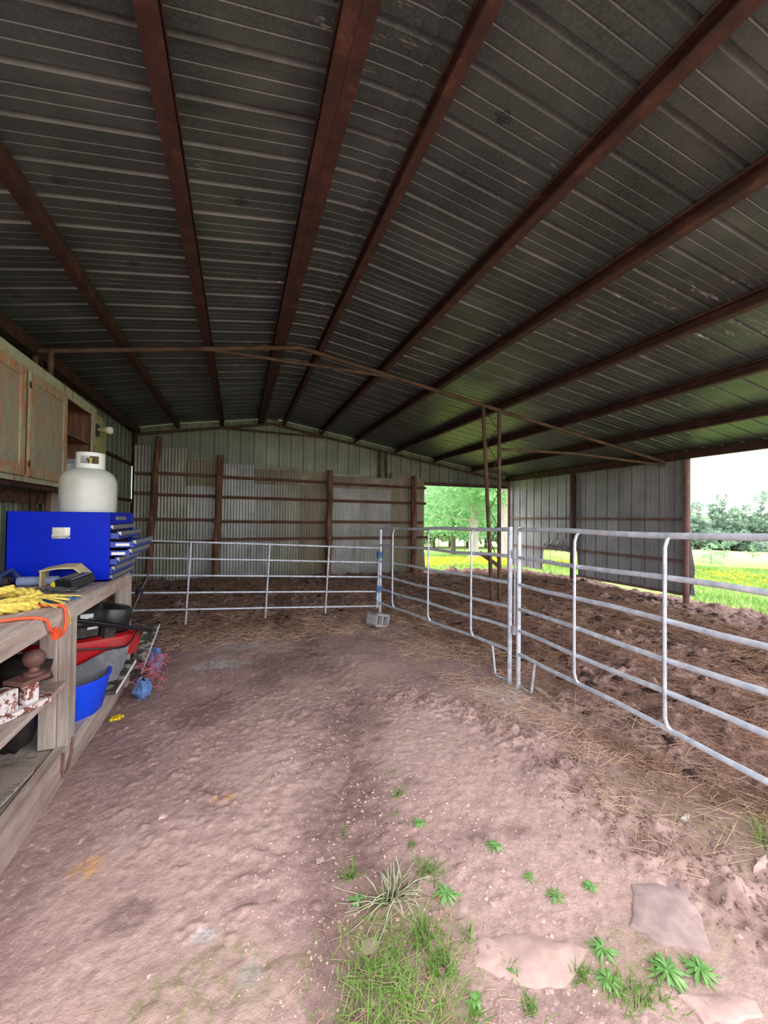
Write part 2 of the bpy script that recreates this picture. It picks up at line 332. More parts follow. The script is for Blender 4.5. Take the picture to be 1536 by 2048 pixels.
def groundmat():
    m = Mat('red_clay_and_bedding', .85, 0, .25)
    n1 = m.noise(2.2, 6, (1, 1, 1), .65); n2 = m.noise(22, 5, (1, 1, 1), .7, 3); n3 = m.noise(90, 3, (1, 1, 1), .7, 6)
    mud = m.ramp(n1, [(.3, srgb(130, 104, 101)), (.5, srgb(158, 130, 126)), (.7, srgb(184, 155, 147))])
    mud = m.mix(m.mul(m.mask(n2, .45, .7), .45), mud, srgb(190, 160, 150))
    mud = m.mix(m.mul(m.mask(n3, .58, .66), .5), mud, srgb(210, 184, 178))
    vo = m.n('ShaderNodeTexVoronoi'); vo.feature = 'DISTANCE_TO_EDGE'; vo.inputs['Scale'].default_value = 14; vo.inputs['Randomness'].default_value = 1
    mx_ = m.n('ShaderNodeMix'); mx_.data_type = 'VECTOR'; mx_.inputs[0].default_value = .12; nzc = m.n('ShaderNodeTexNoise'); nzc.inputs['Scale'].default_value = 7; m.l(m.co, nzc.inputs['Vector']); m.l(m.co, mx_.inputs[4]); m.l(nzc.outputs['Color'], mx_.inputs[5]); m.l(mx_.outputs[1], vo.inputs['Vector'])
    crk = m.mul(m.mask(vo.outputs[0], .045, .0), m.mask(n1, .47, .58)); mud = m.mix(m.mul(crk, .55), mud, srgb(96, 72, 70))
    flk = m.mul(m.mask(m.noise(38, 3, (1, 1, 1), .5, 14), .60, .63), m.mask(n2, .46, .56)); mud = m.mix(m.mul(flk, .6), mud, srgb(216, 188, 180))
    mud = m.mix(m.attr('pale'), mud, m.ramp(n2, [(.3, srgb(166, 138, 130)), (.7, srgb(200, 172, 164))]))
    mud = m.mix(m.mul(m.attr('wet'), .62), mud, m.ramp(n2, [(.35, srgb(88, 66, 64)), (.65, srgb(120, 92, 88))]))
    mud = m.mix(m.mul(m.attr('ochre'), m.mask(n2, .42, .56)), mud, srgb(206, 158, 108))
    mud = m.mix(m.mul(m.attr('ash'), m.mask(n2, .4, .6)), mud, srgb(192, 192, 196))
    mud = m.mix(m.mul(m.attr('moss'), m.mask(n2, .42, .6)), mud, srgb(122, 118, 76))
    bed = m.ramp(n2, [(.34, srgb(84, 62, 60)), (.5, srgb(132, 104, 97)), (.66, srgb(178, 148, 136))])
    bed = m.mix(m.mul(m.mask(n1, .5, .65), .45), bed, srgb(80, 60, 58))
    m.color(m.mix(m.attr('bed'), mud, bed)); m.bump(m.mix(.25, m.noise(34, 4, (1, 1, 1), .6, 21), n3), .55, .02); return m.m
M['ground'] = groundmat()
def fieldmat():
    m = Mat('meadow', .9, 0, .1); a = m.noise(.25, 6, (1, 1, 1), .65); b = m.noise(6, 5, (1, 1, 1), .7, 4)
    c = m.ramp(a, [(.35, srgb(112, 150, 74)), (.55, srgb(140, 172, 92)), (.7, srgb(164, 180, 112))])
    c = m.mix(m.mask(m.attr('dry'), 0, 1), c, m.ramp(b, [(.3, srgb(150, 160, 112)), (.7, srgb(184, 176, 140))]))
    c = m.mix(m.mul(m.mask(b, .45, .65), .4), c, srgb(92, 130, 66))
    c = m.mix(m.mul(m.attr('flower'), m.mask(b, .48, .56)), c, srgb(236, 216, 60))
    m.color(c).bump(b, .4, .05); return m.m
M['field'] = fieldmat()

# ------------------------------------------------------------------ heights
XL, XRG, XR, YF, YB = -2.29, .76, 7.92, .9, 10.6
def zp(x):      # underside of purlins
    if x < -1.37: return 3.70-.2*(-1.37-x)
    return 4.015-.1665*(x-.8) if x > .8 else 4.015-.145*(.8-x)
PH = .13
def bedmask(x, y):
    wob = (fbm(x, y, 1.6, 3, 5)-.5)*.9
    a = sstep(2.35, 3.1, x+wob*.9); b = sstep(5.75, 6.7, y+wob*.9)
    return np.maximum(a, b)
def shed_h(x, y):
    x = np.asarray(x, float); y = np.asarray(y, float)
    mk = bedmask(x, y)
    base = .26*sstep(2.5, 3.9, x)*(1-.55*sstep(6.3, 8.1, x))*(1-.5*sstep(7.5, 10, y))
    base = np.maximum(base, .16*sstep(6.2, 7.6, y)*(1-.35*sstep(3, 6, x)*sstep(8, 10, y)))
    base = base*(1-.9*sstep(8.1, 8.9, x))*(1-.9*sstep(10.6, 11.1, y))
    lump = (fbm(x, y, 3.2, 5, 21)-.5)*.15 + np.maximum(0, fbm(x, y, 7., 3, 40)-.58)*.26 + (fbm(x, y, 15, 2, 44)-.5)*.03
    z = base + mk*lump*(1-.8*sstep(8.1, 8.9, x))
    # clay floor
    z = z + (1-mk)*((fbm(x, y, .9, 3, 3)-.5)*.05+(fbm(x, y, 9, 4, 9)-.5)*.011)
    # churned hoof and tyre band running from the fence into the foreground
    tx = np.array([1.45, 1.9, 2.12, 2.02, 2.05, 2.15]); ty = np.array([3.5, 2.95, 2.3, 1.85, 1.45, 1.0])
    xc = np.interp(-y, -ty, tx); band = np.exp(-((x-xc)/.22)**2)*(1-sstep(3.2, 4.1, y))*(1-mk)
    z = z + band*((fbm(x, y, 6.5, 4, 77)-.45)*.13+(fbm(x, y, 18, 3, 78)-.5)*.07)
    # rut down the middle
    rx = np.interp(-y, np.array([-5.2, -3.5, -2.8, -2.3, -1.7, -1.0]), np.array([.85, .97, .77, .62, .5, .35]))
    rut = np.exp(-((x-rx)/.24)**2)*(1-mk)
    z = z - rut*.03 + rut*(fbm(x, y, 12, 3, 90)-.5)*.03
    # rough crust left of the rut
    cr = np.exp(-((x-(rx-.42))/.2)**2)*(1-mk)*(1-sstep(3.5, 5, y))
    z = z + cr*(fbm(x, y, 14, 3, 93)-.45)*.03
    z = z + (1-mk)*(fbm(x, y, 34, 2, 95)-.5)*.007+(1-mk)*np.maximum(0, fbm(x, y, 24, 2, 97)-.62)*.05*sstep(.45, .6, fbm(x, y, 2.2, 2, 98))
    return z
def field_h(x, y):
    x = np.asarray(x, float); y = np.asarray(y, float)
    s_ = np.hypot(np.maximum(0, x-9.), np.maximum(0, y-11.2)); s_ = np.maximum(s_, 0)
    z = -.068*np.minimum(s_, 14)-.040*np.maximum(0, s_-14)
    return z - .02 + (fbm(x, y, .35, 3, 51)-.5)*.25*sstep(1, 10, s_)

def spot(px, D):
    d = FW+R2*((px-768)/F_PX); p = d*D; return p.x, p.y

def gnd(px, py, z=0.0):
    d = FW+R2*((px-768)/F_PX)+U2*((1024-py)/F_PX); t = (z-EYE)/d.z; p = d*t; return p.x, p.y

# ------------------------------------------------------------------ ground
gx = np.concatenate([np.arange(-2.6, -1., .03), np.arange(-1., 2.9, .013), np.arange(2.9, 9.3, .03)]); gy = np.concatenate([np.arange(-.4, .95, .03), np.arange(.95, 3.9, .012), np.arange(3.9, 11.4, .03)]); NX, NY = len(gx), len(gy)
GX, GY = np.meshgrid(gx, gy); GZ = shed_h(GX, GY)
ex = np.maximum(sstep(8.5, 9.3, GX), sstep(10.9, 11.4, GY)); GZ = GZ*(1-ex)+(field_h(GX, GY)-.05)*ex
V = np.stack([GX.ravel(), GY.ravel(), GZ.ravel()], 1)
I = np.arange(NX*NY).reshape(NY, NX); Q = np.stack([I[:-1, :-1], I[:-1, 1:], I[1:, 1:], I[1:, :-1]], -1).reshape(-1, 4)
BM = bedmask(GX, GY).ravel(); x_, y_ = GX.ravel(), GY.ravel()
def ell(cx, cy_, rx, ry, soft=.5, wob=.6, sd=1):
    d = np.hypot((x_-cx)/rx, (y_-cy_)/ry)+(fbm(x_, y_, 3.3, 4, sd)-.5)*wob*2; return 1-sstep(1-soft, 1+soft, d)
rx_ = np.interp(-y_, np.array([-5.2, -3.5, -2.8, -2.3, -1.7, -1.0]), np.array([.85, .97, .77, .62, .5, .35]))
wet = np.exp(-((x_-rx_)/.22)**2)*.9*sstep(.35, .55, fbm(x_, y_, 2.5, 4, 61))
for a in ((1.21, 1.84, .09, .07), (1.43, 1.80, .1, .06), (1.04, 2.36, .07, .05), (-.28, 3.7, .3, .25), (1.0, 2.9, .06, .05), (1.1, 3.1, .08, .04), (-.42, 1.95, .1, .08), (.45, 2.0, .2, .6), (.6, 4.6, .5, .5)):
    wet = np.maximum(wet, ell(*a, sd=int(a[0]*50)+200)*.8)
wet = np.maximum(wet, .75*sstep(.5, .66, fbm(x_, y_, 1.1, 4, 66))*sstep(3.2, 4.5, y_))
wet = np.maximum(wet, .6*(1-sstep(-.95, -.35, x_))*sstep(2.4, 3.4, y_))
wet = np.maximum(wet, .55*np.exp(-((x_-2.1)/.3)**2)*(1-sstep(3.2, 4.1, y_))*sstep(.45, .6, fbm(x_, y_, 5, 3, 69)))
pale = np.zeros_like(x_)
for a in ((-.2, 2.0, .3, .5), (.2, 2.6, .25, .7), (1.45, 2.5, .45, .8), (1.9, 1.75, .35, .45), (1.0, 1.5, .35, .3), (1.5, 1.5, .5, .4), (.0, 5.4, .5, .35), (-.35, 1.6, .35, .35), (-.15, 1.45, .4, .3), (-.55, 2.2, .2, .3), (2.1, 3.1, .5, .4), (1.6, 1.1, .5, .3), (.95, 4.4, .6, .5)):
    pale = np.maximum(pale, ell(*a, sd=int(abs(a[0])*37)+300)*.85)
moss = np.maximum(ell(.62, 1.45, .22, .35, sd=401), np.maximum(ell(-.05, 1.55, .3, .15, sd=402)*.7, np.maximum(ell(1.5, 1.15, .5, .12, sd=403)*.7, ell(2.45, 1.6, .35, .5, sd=404)*.6)))
ochre = np.maximum(ell(*gnd(175, 1732), .07, .07, sd=501), ell(*gnd(440, 1600), .06, .03, sd=502)*.8)
ash = np.zeros_like(x_)
for q, rx1, ry1 in ((gnd(410, 1875), .05, .04), (gnd(500, 1950), .05, .05), (gnd(490, 1292), .22, .16), (gnd(430, 1330), .3, .12), (gnd(1010, 1390), .25, .16)): ash = np.maximum(ash, ell(*q, rx1, ry1, sd=int(q[0]*90)+600)*.8)
qb = np.where(((V[Q][:, :, 1].max(1) < 10.57) & (V[Q][:, :, 0].min(1) > -2.26)), BM[Q].mean(1), 0)
def sub(name, sel):
    q = Q[sel]; u, inv = np.unique(q, return_inverse=True); o = np_mesh(name, V[u], inv.reshape(-1, 4), M['ground'], smooth=True)
    for nm, arr in (('bed', BM), ('wet', wet), ('pale', pale), ('moss', moss), ('ochre', ochre), ('ash', ash)):
        at = o.data.attributes.new(nm, 'FLOAT', 'POINT'); at.data.foreach_set('value', arr[u].astype(np.float32))
    return o
tag(sub('floor', qb < .5), kind='structure')
tag(sub('manure_bedding', qb >= .5), 'deep brown trampled manure and straw bedding inside the pen', 'bedding', kind='stuff')

# meadow (one sheet outside and, lower, under the shed)
def lin(a, b, n, pw=1.0): return a+(b-a)*np.linspace(0, 1, n)**pw
fx = np.concatenate([np.arange(-80, -4, 4.), np.arange(-4, 30, .5), np.arange(30, 190, 4.)]); fy = np.concatenate([np.arange(-60, -4, 4.), np.arange(-4, 40, .5), np.arange(40, 190, 4.)])
FX, FY = np.meshgrid(fx, fy); FZ = field_h(FX, FY)
FZ = np.where((FX > -2.7) & (FX < 9.0) & (FY > -.5) & (FY < 11.1), FZ-.18, FZ-.01)
I = np.arange(FX.size).reshape(FX.shape); Q2 = np.stack([I[:-1, :-1], I[:-1, 1:], I[1:, 1:], I[1:, :-1]], -1).reshape(-1, 4)
fo = np_mesh('ground', np.stack([FX.ravel(), FY.ravel(), FZ.ravel()], 1), Q2, M['field'], smooth=True)
ff = np.hypot(FX.ravel(), FY.ravel())
dry = sstep(38, 60, ff)*.85
flo = (sstep(13.5, 16, ff)*(1-sstep(19.5, 23, ff)))*sstep(.35, .5, fbm(FX.ravel(), FY.ravel(), .4, 3, 8))
for nm, arr in (('dry', dry), ('flower', flo*.35)):
    at = fo.data.attributes.new(nm, 'FLOAT', 'POINT'); at.data.foreach_set('value', arr.astype(np.float32))
tag(fo, kind='structure')
# ground outside the front of the shed, under and behind the photographer
fr = MB(); fr.bb((-12, -20, -.25), (14, -.38, -.02)).build('floor_apron', M['stone'], loc=(0, 0, 0)); tag(bpy.data.objects['floor_apron'], kind='structure')

def ribbons(name, P, D, L, W, m, bend=.0, lift=0.0):
    """thin three-sided strands: P base, D unit direction, L length, W width"""
    n = len(P); side = np.cross(D, np.array([0, 0, 1.])); nn = np.linalg.norm(side, axis=1, keepdims=True); side = np.where(nn > 1e-3, side/np.maximum(nn, 1e-6), np.array([1., 0, 0]))
    upv = np.cross(side, D); V_ = []
    for t, k in ((0, 1.), (.5, .9), (1., .25)):
        c = P+D*(L*t)[:, None]+np.array([0, 0, 1.])*((bend*L*t*t))[:, None]
        for a in range(3):
            an = 2*math.pi*a/3; V_.append(c+(side*math.cos(an)+upv*math.sin(an))*(W*k)[:, None])
    VV = np.stack(V_, 1).reshape(-1, 3); b = (np.arange(n)*9)[:, None]; fs = []
    for r in range(2):
        for a in range(3): fs.append(np.concatenate([b+r*3+a, b+r*3+(a+1) % 3, b+(r+1)*3+(a+1) % 3, b+(r+1)*3+a], 1))
    return np_mesh(name, VV, np.stack(fs, 1).reshape(-1, 4), m)

# straw strands: along the fence foot, in the pen, loose on the clay
def strawset(name, n, m, seed, area, label, thr=.45, wid=.0016, zup=.02):
    r = np.random.RandomState(seed); x0, x1, y0, y1 = area
    x = r.uniform(x0, x1, n*3); y = r.uniform(y0, y1, n*3)
    k = (bedmask(x, y)+.15*fbm(x, y, 2, 3, 5) > thr) & (fbm(x, y, 2.4, 3, seed) > .42) & ((np.hypot(x, y) > 1.2)); x, y = x[k][:n], y[k][:n]; n = len(x)
    a = r.uniform(0, 2*math.pi, n); el = r.uniform(-.12, .4, n)*1.0
    D = np.stack([np.cos(a)*np.cos(el), np.sin(a)*np.cos(el), np.sin(el)], 1); L = r.uniform(.05, .24, n)
    P = np.stack([x, y, shed_h(x, y)+r.uniform(0, zup, n)], 1)
    o = ribbons(name, P, D, L, np.full(n, wid)*(1+np.hypot(x, y)*.12), m, bend=r.uniform(-.35, .1, n)); return tag(o, label, 'straw', kind='stuff')
strawset('straw', 24000, M['straw'], 5, (2.0, 6.2, 1.2, 7), 'brown straw strands spread over the pen behind the fence', .3)
strawset('straw', 17000, M['straw'], 6, (-2, 7.6, 5.6, 10.1), 'brown straw strands over the bedding at the back tin wall', .3, .0018, .04)
strawset('straw', 2600, M['strawl'], 7, (1.9, 3.0, 1.3, 6.6), 'pale straw strands bunched along the foot of the fence', .02)
strawset('straw', 3000, M['strawl'], 8, (-1.2, 3., 5.5, 7.), 'pale straw strands lying along the foot of the gate', .05, .002)
r = np.random.RandomState(3); n = 420; x = r.uniform(-.9, 2.3, n); y = r.uniform(1.2, 5.5, n); a = r.uniform(0, 6.28, n)
tag(ribbons('straw', np.stack([x, y, shed_h(x, y)+.006], 1), np.stack([np.cos(a), np.sin(a), np.full(n, .03)], 1), r.uniform(.02, .11, n), np.full(n, .0013), M['strawl'], bend=np.full(n, -.03)), 'loose pale straw bits scattered on the clay floor', 'straw', kind='stuff')

def lumps(name, pts, m, label, cat):
    mb = MB()
    for i, (x, y, z, rr) in enumerate(pts): mb.blob((x, y, z), (rr*R.uniform(.8, 1.4), rr*R.uniform(.8, 1.4), rr*.6), i, .28, 6, 4)
    return tag(mb.build(name, m, smooth=True, loc=(0, 0, 0)), label, cat, kind='stuff')
pts = []
while len(pts) < 330:
    x, y = R.uniform(2.6, 8), R.uniform(1.5, 10)
    if float(bedmask(x, y)) > .6 and float(fbm(x, y, 1.3, 2, 33)) > .5: pts.append((x, y, float(shed_h(x, y))+.005, R.uniform(.02, .06)))
for _ in range(90):
    x, y = R.uniform(-1.8, 3), R.uniform(6.5, 10); pts.append((x, y, float(shed_h(x, y))+.005, R.uniform(.02, .055)))
lumps('dung_clods', pts, M['clod'], 'dark dung clods strewn over the bedding in the pen', 'dung')
pts = []
for _ in range(1500):
    if R.random() < .5: x, y = R.gauss(1.05, .38), R.uniform(1.05, 2.4)
    else: y = R.uniform(1.1, 4.); x = float(np.interp(-y, [-5.2, -3.5, -2.8, -2.3, -1.7, -1.0], [.85, .97, .77, .62, .5, .35]))+R.gauss(-.2, .28)
    if x > 2.3 or x < -.9: continue
    pts.append((x, y, float(shed_h(x, y))+.001, abs(R.gauss(0, .0028))+.0022))
lumps('gravel', pts, M['pebble'], 'small pinkish pebbles scattered over the foreground clay', 'gravel')
pts = []
for _ in range(1500):
    y = R.uniform(1.0, 3.6); x = float(np.interp(-y, [-3.5, -2.95, -2.3, -1.85, -1.45, -1.0], [1.45, 1.9, 2.12, 2.02, 2.05, 2.15]))+R.gauss(0, .16)
    pts.append((x, y, float(shed_h(x, y)), abs(R.gauss(0, .006))+.004))
lumps('mud_crumbs', pts, M['mudclod'], 'broken mud crumbs along the churned hoof track by the fence', 'mud')

# ------------------------------------------------------------------ shed shell
RIB = .3048
def rib_profile(u0, u1, amp=.03):
    """(u, h) along the sheet; h positive = away from the room"""
    pts = [(u0, 0)]; k = math.floor(u0/RIB)
    base = [(.0, 0), (.012, amp), (.032, amp), (.044, 0), (.134, 0), (.138, .004), (.144, .004), (.148, 0), (.214, 0), (.218, .004), (.224, .004), (.228, 0)]
    while k*RIB < u1:
        for du, h in base:
            u = k*RIB+du
            if u0 < u < u1: pts.append((u, h))
        k += 1
    pts.append((u1, 0)); return pts
def sine_profile(u0, u1, per=.068, amp=.009, ph=0):
    n = max(4, int((u1-u0)/per*8)); return [(u0+(u1-u0)*i/n, amp*math.cos(2*math.pi*(u0+(u1-u0)*i/n+ph)/per)) for i in range(n+1)]
# roof sheet: profile along Y, rows along X following the slope
rows_x = [XL-.12, -1.37, XRG-.62, XRG-.28, XRG-.10, XRG+.06, XRG+.2, XRG+.5, XR+.25]
def sheetz(x): 
    if x < XRG-.2: return zp(x)+PH
    if x < XRG+.2: return zp(XRG-.2)+PH+.012*math.cos((x-XRG)/.2*1.57)
    return min(zp(x)+PH, zp(XRG+.2)+PH+.03)
prof = rib_profile(YF-.08, YB+.1, .022)
def add_sheet(mb, P, N, thick=.004):
    """P grid rows x cols of points, N normal: solid sheet"""
    r_, c_ = len(P), len(P[0]); o = len(mb.v)
    for row in P: mb.v += [tuple(Vector(p)) for p in row]
    for row in P: mb.v += [tuple(Vector(p)+Vector(N)*thick) for p in row]
    n = r_*c_; idx = lambda i, j: o+i*c_+j
    for i in range(r_-1):
        for j in range(c_-1):
            mb.f.append((idx(i, j), idx(i, j+1), idx(i+1, j+1), idx(i+1, j))); mb.f.append((n+idx(i, j), n+idx(i+1, j), n+idx(i+1, j+1), n+idx(i, j+1)))
    for j in range(c_-1):
        for i in (0, r_-1): mb.f.append((idx(i, j), idx(i, j+1), n+idx(i, j+1), n+idx(i, j)))
    for i in range(r_-1):
        for j in (0, c_-1): mb.f.append((idx(i, j), idx(i+1, j), n+idx(i+1, j), n+idx(i, j)))
ceil = MB(); add_sheet(ceil, [[(x, u, sheetz(x)+h) for u, h in prof] for x in rows_x], (0, 0, 1))
tag(ceil.build('ceiling', M['roof'], loc=(0, 0, 0)), kind='structure')
rc = MB(); prof2 = [(u, h-.006) for u, h in prof]
add_sheet(rc, [[(x, u, sheetz(x)+h) for u, h in prof2] for x in (XRG-.17, XRG-.1, XRG+.06, XRG+.15)], (0, 0, 1), .003)
tag(rc.build('trim_ridge', M['roof'], loc=(0, 0, 0)), kind='structure')

def vwall(name, axis, const, u0, u1, bot, top, m, outsign, kind='structure', cuts=()):
    """vertical ribbed sheet; bot/top functions of u"""
    mb = MB(); pr_ = rib_profile(u0, u1, .028); us = sorted(set([p[0] for p in pr_]))
    rows = 2; P = []
    for t in (0, 1):
        row = []
        for u, h in pr_:
            z = bot(u) if t == 0 else top(u); q = const+outsign*h
            row.append((u, q, z) if axis == 'x' else (q, u, z))
        P.append(row)
    add_sheet(mb, P, (0, outsign, 0) if axis == 'x' else (outsign, 0, 0), .003)
    return mb
wl = vwall('', 'y', XL, YF-.1, 10.52, lambda u: .0, lambda u: zp(XL)+PH, None, -1)
w2 = vwall('', 'y', XL, 10.52, YB, lambda u: .0, lambda u: 1.95, None, -1); w3 = vwall('', 'y', XL, 10.52, YB, lambda u: 2.78, lambda u: zp(XL)+PH, None, -1)
wl.add(w2.v, w2.f); wl.add(w3.v, w3.f); tag(wl.build('wall_left', M['wallsteel'], loc=(0, 0, 0)), kind='structure')
ztop = lambda u: sheetz(u)-.005
wb = vwall('', 'x', YB, XL, 4.9, lambda u: .0, ztop, None, 1)
w2 = vwall('', 'x', YB, 4.9, XR, lambda u: 2.68, ztop, None, 1); wb.add(w2.v, w2.f)
tag(wb.build('wall_back', M['wallsteel'], loc=(0, 0, 0)), kind='structure')
zr = zp(XR)+PH
def rb(u): return .25+.02*math.sin(u*5) if u < 7.9 else (.86+.03*math.sin(u*9) if u < 9.12 else .26)
wr = vwall('', 'y', XR+.04, 5.2, 7.9, rb, lambda u: zr, None, 1)
w2 = vwall('', 'y', XR+.04, 7.9, 9.12, rb, lambda u: zr, None, 1); w3 = vwall('', 'y', XR+.04, 9.12, YB, rb, lambda u: zr, None, 1)
for q in (w2, w3): wr.add(q.v, q.f)
tag(wr.build('wall_right', M['rightsteel'], loc=(0, 0, 0)), kind='structure')
hd = MB(); hd.bb((4.86, YB-.05, 2.60), (XR, YB-.012, 2.70)); tag(hd.build('trim_1', M['pipe'], loc=(0, 0, 0)), kind='structure')

# purlins, each its own thing
def cprof(wd, h, lip=.02, t=.006, flip=1):
    p = [(0, 0), (wd, 0), (wd, lip), (wd-t, lip), (wd-t, t), (t, t), (t, h-t), (wd-t, h-t), (wd-t, h-lip), (wd, h-lip), (wd, h), (0, h)]
    return [((a-wd/2)*flip, b) for a, b in p]
PUR = [(-2.19, .09, -1, 'rusty eave channel running along the top of the left wall'),
       (-1.37, .075, -1, 'leftmost free rusty roof purlin, between the left eave and the next purlin'),
       (-.41, .10, 1, 'second rusty roof purlin from the left wall, crossing the left roof slope'),
       (.49, .16, 1, 'broad doubled rusty purlin just left of the ridge bend'),
       (1.05, .07, -1, 'orange-rust purlin just right of the ridge bend'),
       (1.99, .08, -1, 'first purlin down the right roof slope from the ridge pair'),
       (2.90, .08, -1, 'second purlin down the right roof slope from the ridge pair'),
       (4.08, .08, -1, 'third purlin down the right roof slope, over the lattice column'),
       (5.27, .08, -1, 'fourth purlin down the right roof slope, beyond the lattice column'),
       (6.55, .08, -1, 'last purlin before the right eave beam'),
       (7.84, .10, -1, 'heavy rusty eave beam on top of the right wall and opening')]
for x, wd, fl, lab in PUR:
    mb = MB(); z = zp(x); h = PH-.004
    if wd > .15:
        for s_, c_ in ((1, .04), (-1, -.04)):
            mb.sweep((x+c_, YF, z), (x+c_, YB-.03, z), cprof(.078, h, .02, .006, s_))
    elif x < -2: mb.sweep((x, YF, 3.36), (x, YB-.03, 3.50), [(-wd/2, 0), (wd/2, 0), (wd/2, .15), (-wd/2, .15)])
    elif x > 7.5: mb.sweep((x, YF, z-.03), (x, YB-.03, z-.03), [(-wd/2, 0), (wd/2, 0), (wd/2, h+.02), (-wd/2, h+.02)])
    else: mb.sweep((x, YF, z), (x, YB-.03, z), cprof(wd, h, .02, .006, fl))
    tag(mb.build('roof_purlin', M['purlin'], loc=(x, YB-.03, z)), lab, 'purlin')

# ink stamps left by the mill on the underside of the roof sheets
M['ink'] = simple('faded_black_ink', srgb(34, 36, 36), .8, 0, .1, 20, bump=0)
for px, py, lab in ((128, 380, 'faded ink stamp on the roof sheet left of the second purlin, nearest'), (258, 508, 'faded ink stamp on the roof sheet left of the second purlin, middle'), (20, 575, 'faded ink stamp on the roof sheet by the left eave'),
                    (482, 418, 'faded ink stamp between the second purlin and the doubled ridge purlin, nearest'), (532, 522, 'faded ink stamp between the second purlin and the doubled ridge purlin, farther'), (1022, 208, 'faded ink stamp right of the orange-rust ridge purlin')):
    d = FW+R2*((px-768)/F_PX)+U2*((1024-py)/F_PX); t = 1.0
    while (d*t).z+EYE < sheetz((d*t).x) and t < 14: t += .004
    p = d*t; cx_, cy2 = p.x, (math.floor(p.y/RIB)*RIB+.175); mb = MB()
    shp = [(-.05, 0), (-.02, 0), (-.02, .04), (.015, .04), (.015, .015), (.05, .01), (.05, -.03), (.02, -.045), (.01, -.07), (-.01, -.05), (-.02, -.03), (-.05, -.01)]
    pt_ = [(cx_+a, cy2+b*.7, sheetz(cx_+a)-.004) for a, b in shp]; mb.tube(pt_+[pt_[0]], .0022, 4)
    for k in (-.01, .01): mb.tube([(cx_-.02, cy2+k, sheetz(cx_)-.004), (cx_+.03, cy2+k, sheetz(cx_+.03)-.004)], .0022, 4)
    tag(mb.build('ink_stamp', M['ink'], loc=(cx_, cy2, sheetz(cx_)-.005)), lab, 'stamp')

# trusses
def truss(y, label, inner=False):
    t = thing('roof_truss', (XRG, y, zp(XRG)), label, 'truss')
    dz = -.032; rr = .03
    MB().tube([(XL+.08, y, zp(XL)+dz), (XRG, y, zp(XRG)+dz)], rr, 10).build('rafter', M['pipe'], t, True)
    MB().tube([(XRG, y, zp(XRG)+dz), (XR-.06, y, zp(XR)+dz)], rr, 10).build('rafter', M['pipe'], t, True)
    MB().tube([(-.47, y, zp(-.47)+dz-.02), (2.12, y, zp(2.12)+dz-.02)], .022, 8).build('tie', M['pipe'], t, True)
    if inner: MB().tube([(4.03, y, 2.80), (5.6, y, 2.83), (7.84, y, 2.74)], .024, 8).build('tie', M['pipe'], t, True)
    return t
truss(5.6, 'rusty pipe truss crossing the middle of the shed roof', True)
truss(10.47, 'rusty pipe truss against the back gable wall')
def column(x0, x1, xt0, xt1, y, zb, zt, label):
    t = thing('lattice_column', ((x0+x1)/2, y, zb), label, 'column')
    for a, b in ((x0, xt0), (x1, xt1)):
        MB().tube([(a, y, zb), (b, y, zt(b))], .031, 12).build('pipe', M['pipe'], t, True)
    pts = []; n = 9
    for i in range(n+1):
        f = i/n; z = zb+.9+(zt((xt0+xt1)/2)-.06-zb-.9)*f; k = (z-zb)/(zt(xt0)-zb)
        a = x0+(xt0-x0)*k+.03; b = x1+(xt1-x1)*k-.03; pts.append((a if i % 2 else b, y, z))
    MB().tube(pts, .007, 6).build('lacing', M['purlin'], t, True); return t
column(3.90, 4.025, 3.69, 4.0, 5.6, .1, lambda x: zp(x)-.05, 'rusty lattice column of two leaning pipes standing in the manure')
column(3.62, 3.82, 3.62, 3.82, 10.5, .02, lambda x: zp(x)-.05, 'lattice column against the back wall, its top showing over the tin')
column(-2.18, -2.04, -2.18, -2.04, 5.6, 0, lambda x: zp(x)-.05, 'lattice column against the left wall behind the cupboards')
tag(MB().tube([(XL+.06, YB-.1, 0), (XL+.06, YB-.1, zp(XL)-.02)], .045, 10).build('corner_post', M['purlin'], smooth=True, loc=(XL+.06, YB-.1, 0)), 'dark rusty post in the back left corner of the shed', 'post')
for z, lab in ((2.78, 'upper dark rusty girt along the left wall'), (1.98, 'lower dark rusty girt along the left wall')):
    tag(MB().bb((XL+.004, 5.7, z-.03), (XL+.045, YB-.15, z+.03)).build('wall_girt', M['purlin'], loc=(XL+.02, 8, z)), lab, 'girt')
# right wall frame
for y, lab, mt, rr in ((5.22, 'brown round pipe post at the near end of the right wall', 'girt', .05), (7.95, 'square dark post dividing the right wall', 'purlin', .045), (10.5, 'rusty post in the back right corner', 'girt', .045)):
    mb = MB()
    if y == 7.95: mb.bb((XR-.08, y-.05, .0), (XR+.01, y+.05, zp(XR)-.03))
    else: mb.tube([(XR-.04, y, -.02), (XR-.04, y, zp(XR)-.03)], rr, 14)
    tag(mb.build('wall_post', M[mt], smooth=True, loc=(XR-.04, y, 0)), lab, 'post')
for z, y0, y1, lab in ((1.69, 5.27, 7.9, 'upper girt on the near half of the right wall'), (1.69, 8.0, 10.47, 'upper girt on the far half of the right wall'),
                       (.90, 5.27, 7.9, 'middle girt on the near half of the right wall'), (.87, 8.0, 10.47, 'middle girt above the torn hole in the right wall'),
                       (.27, 5.27, 7.9, 'bottom girt of the near half of the right wall')):
    tag(MB().bb((XR-.03, y0, z-.022), (XR+.036, y1, z+.022)).build('wall_girt', M['girt'], loc=(XR, y0, z)), lab, 'girt')
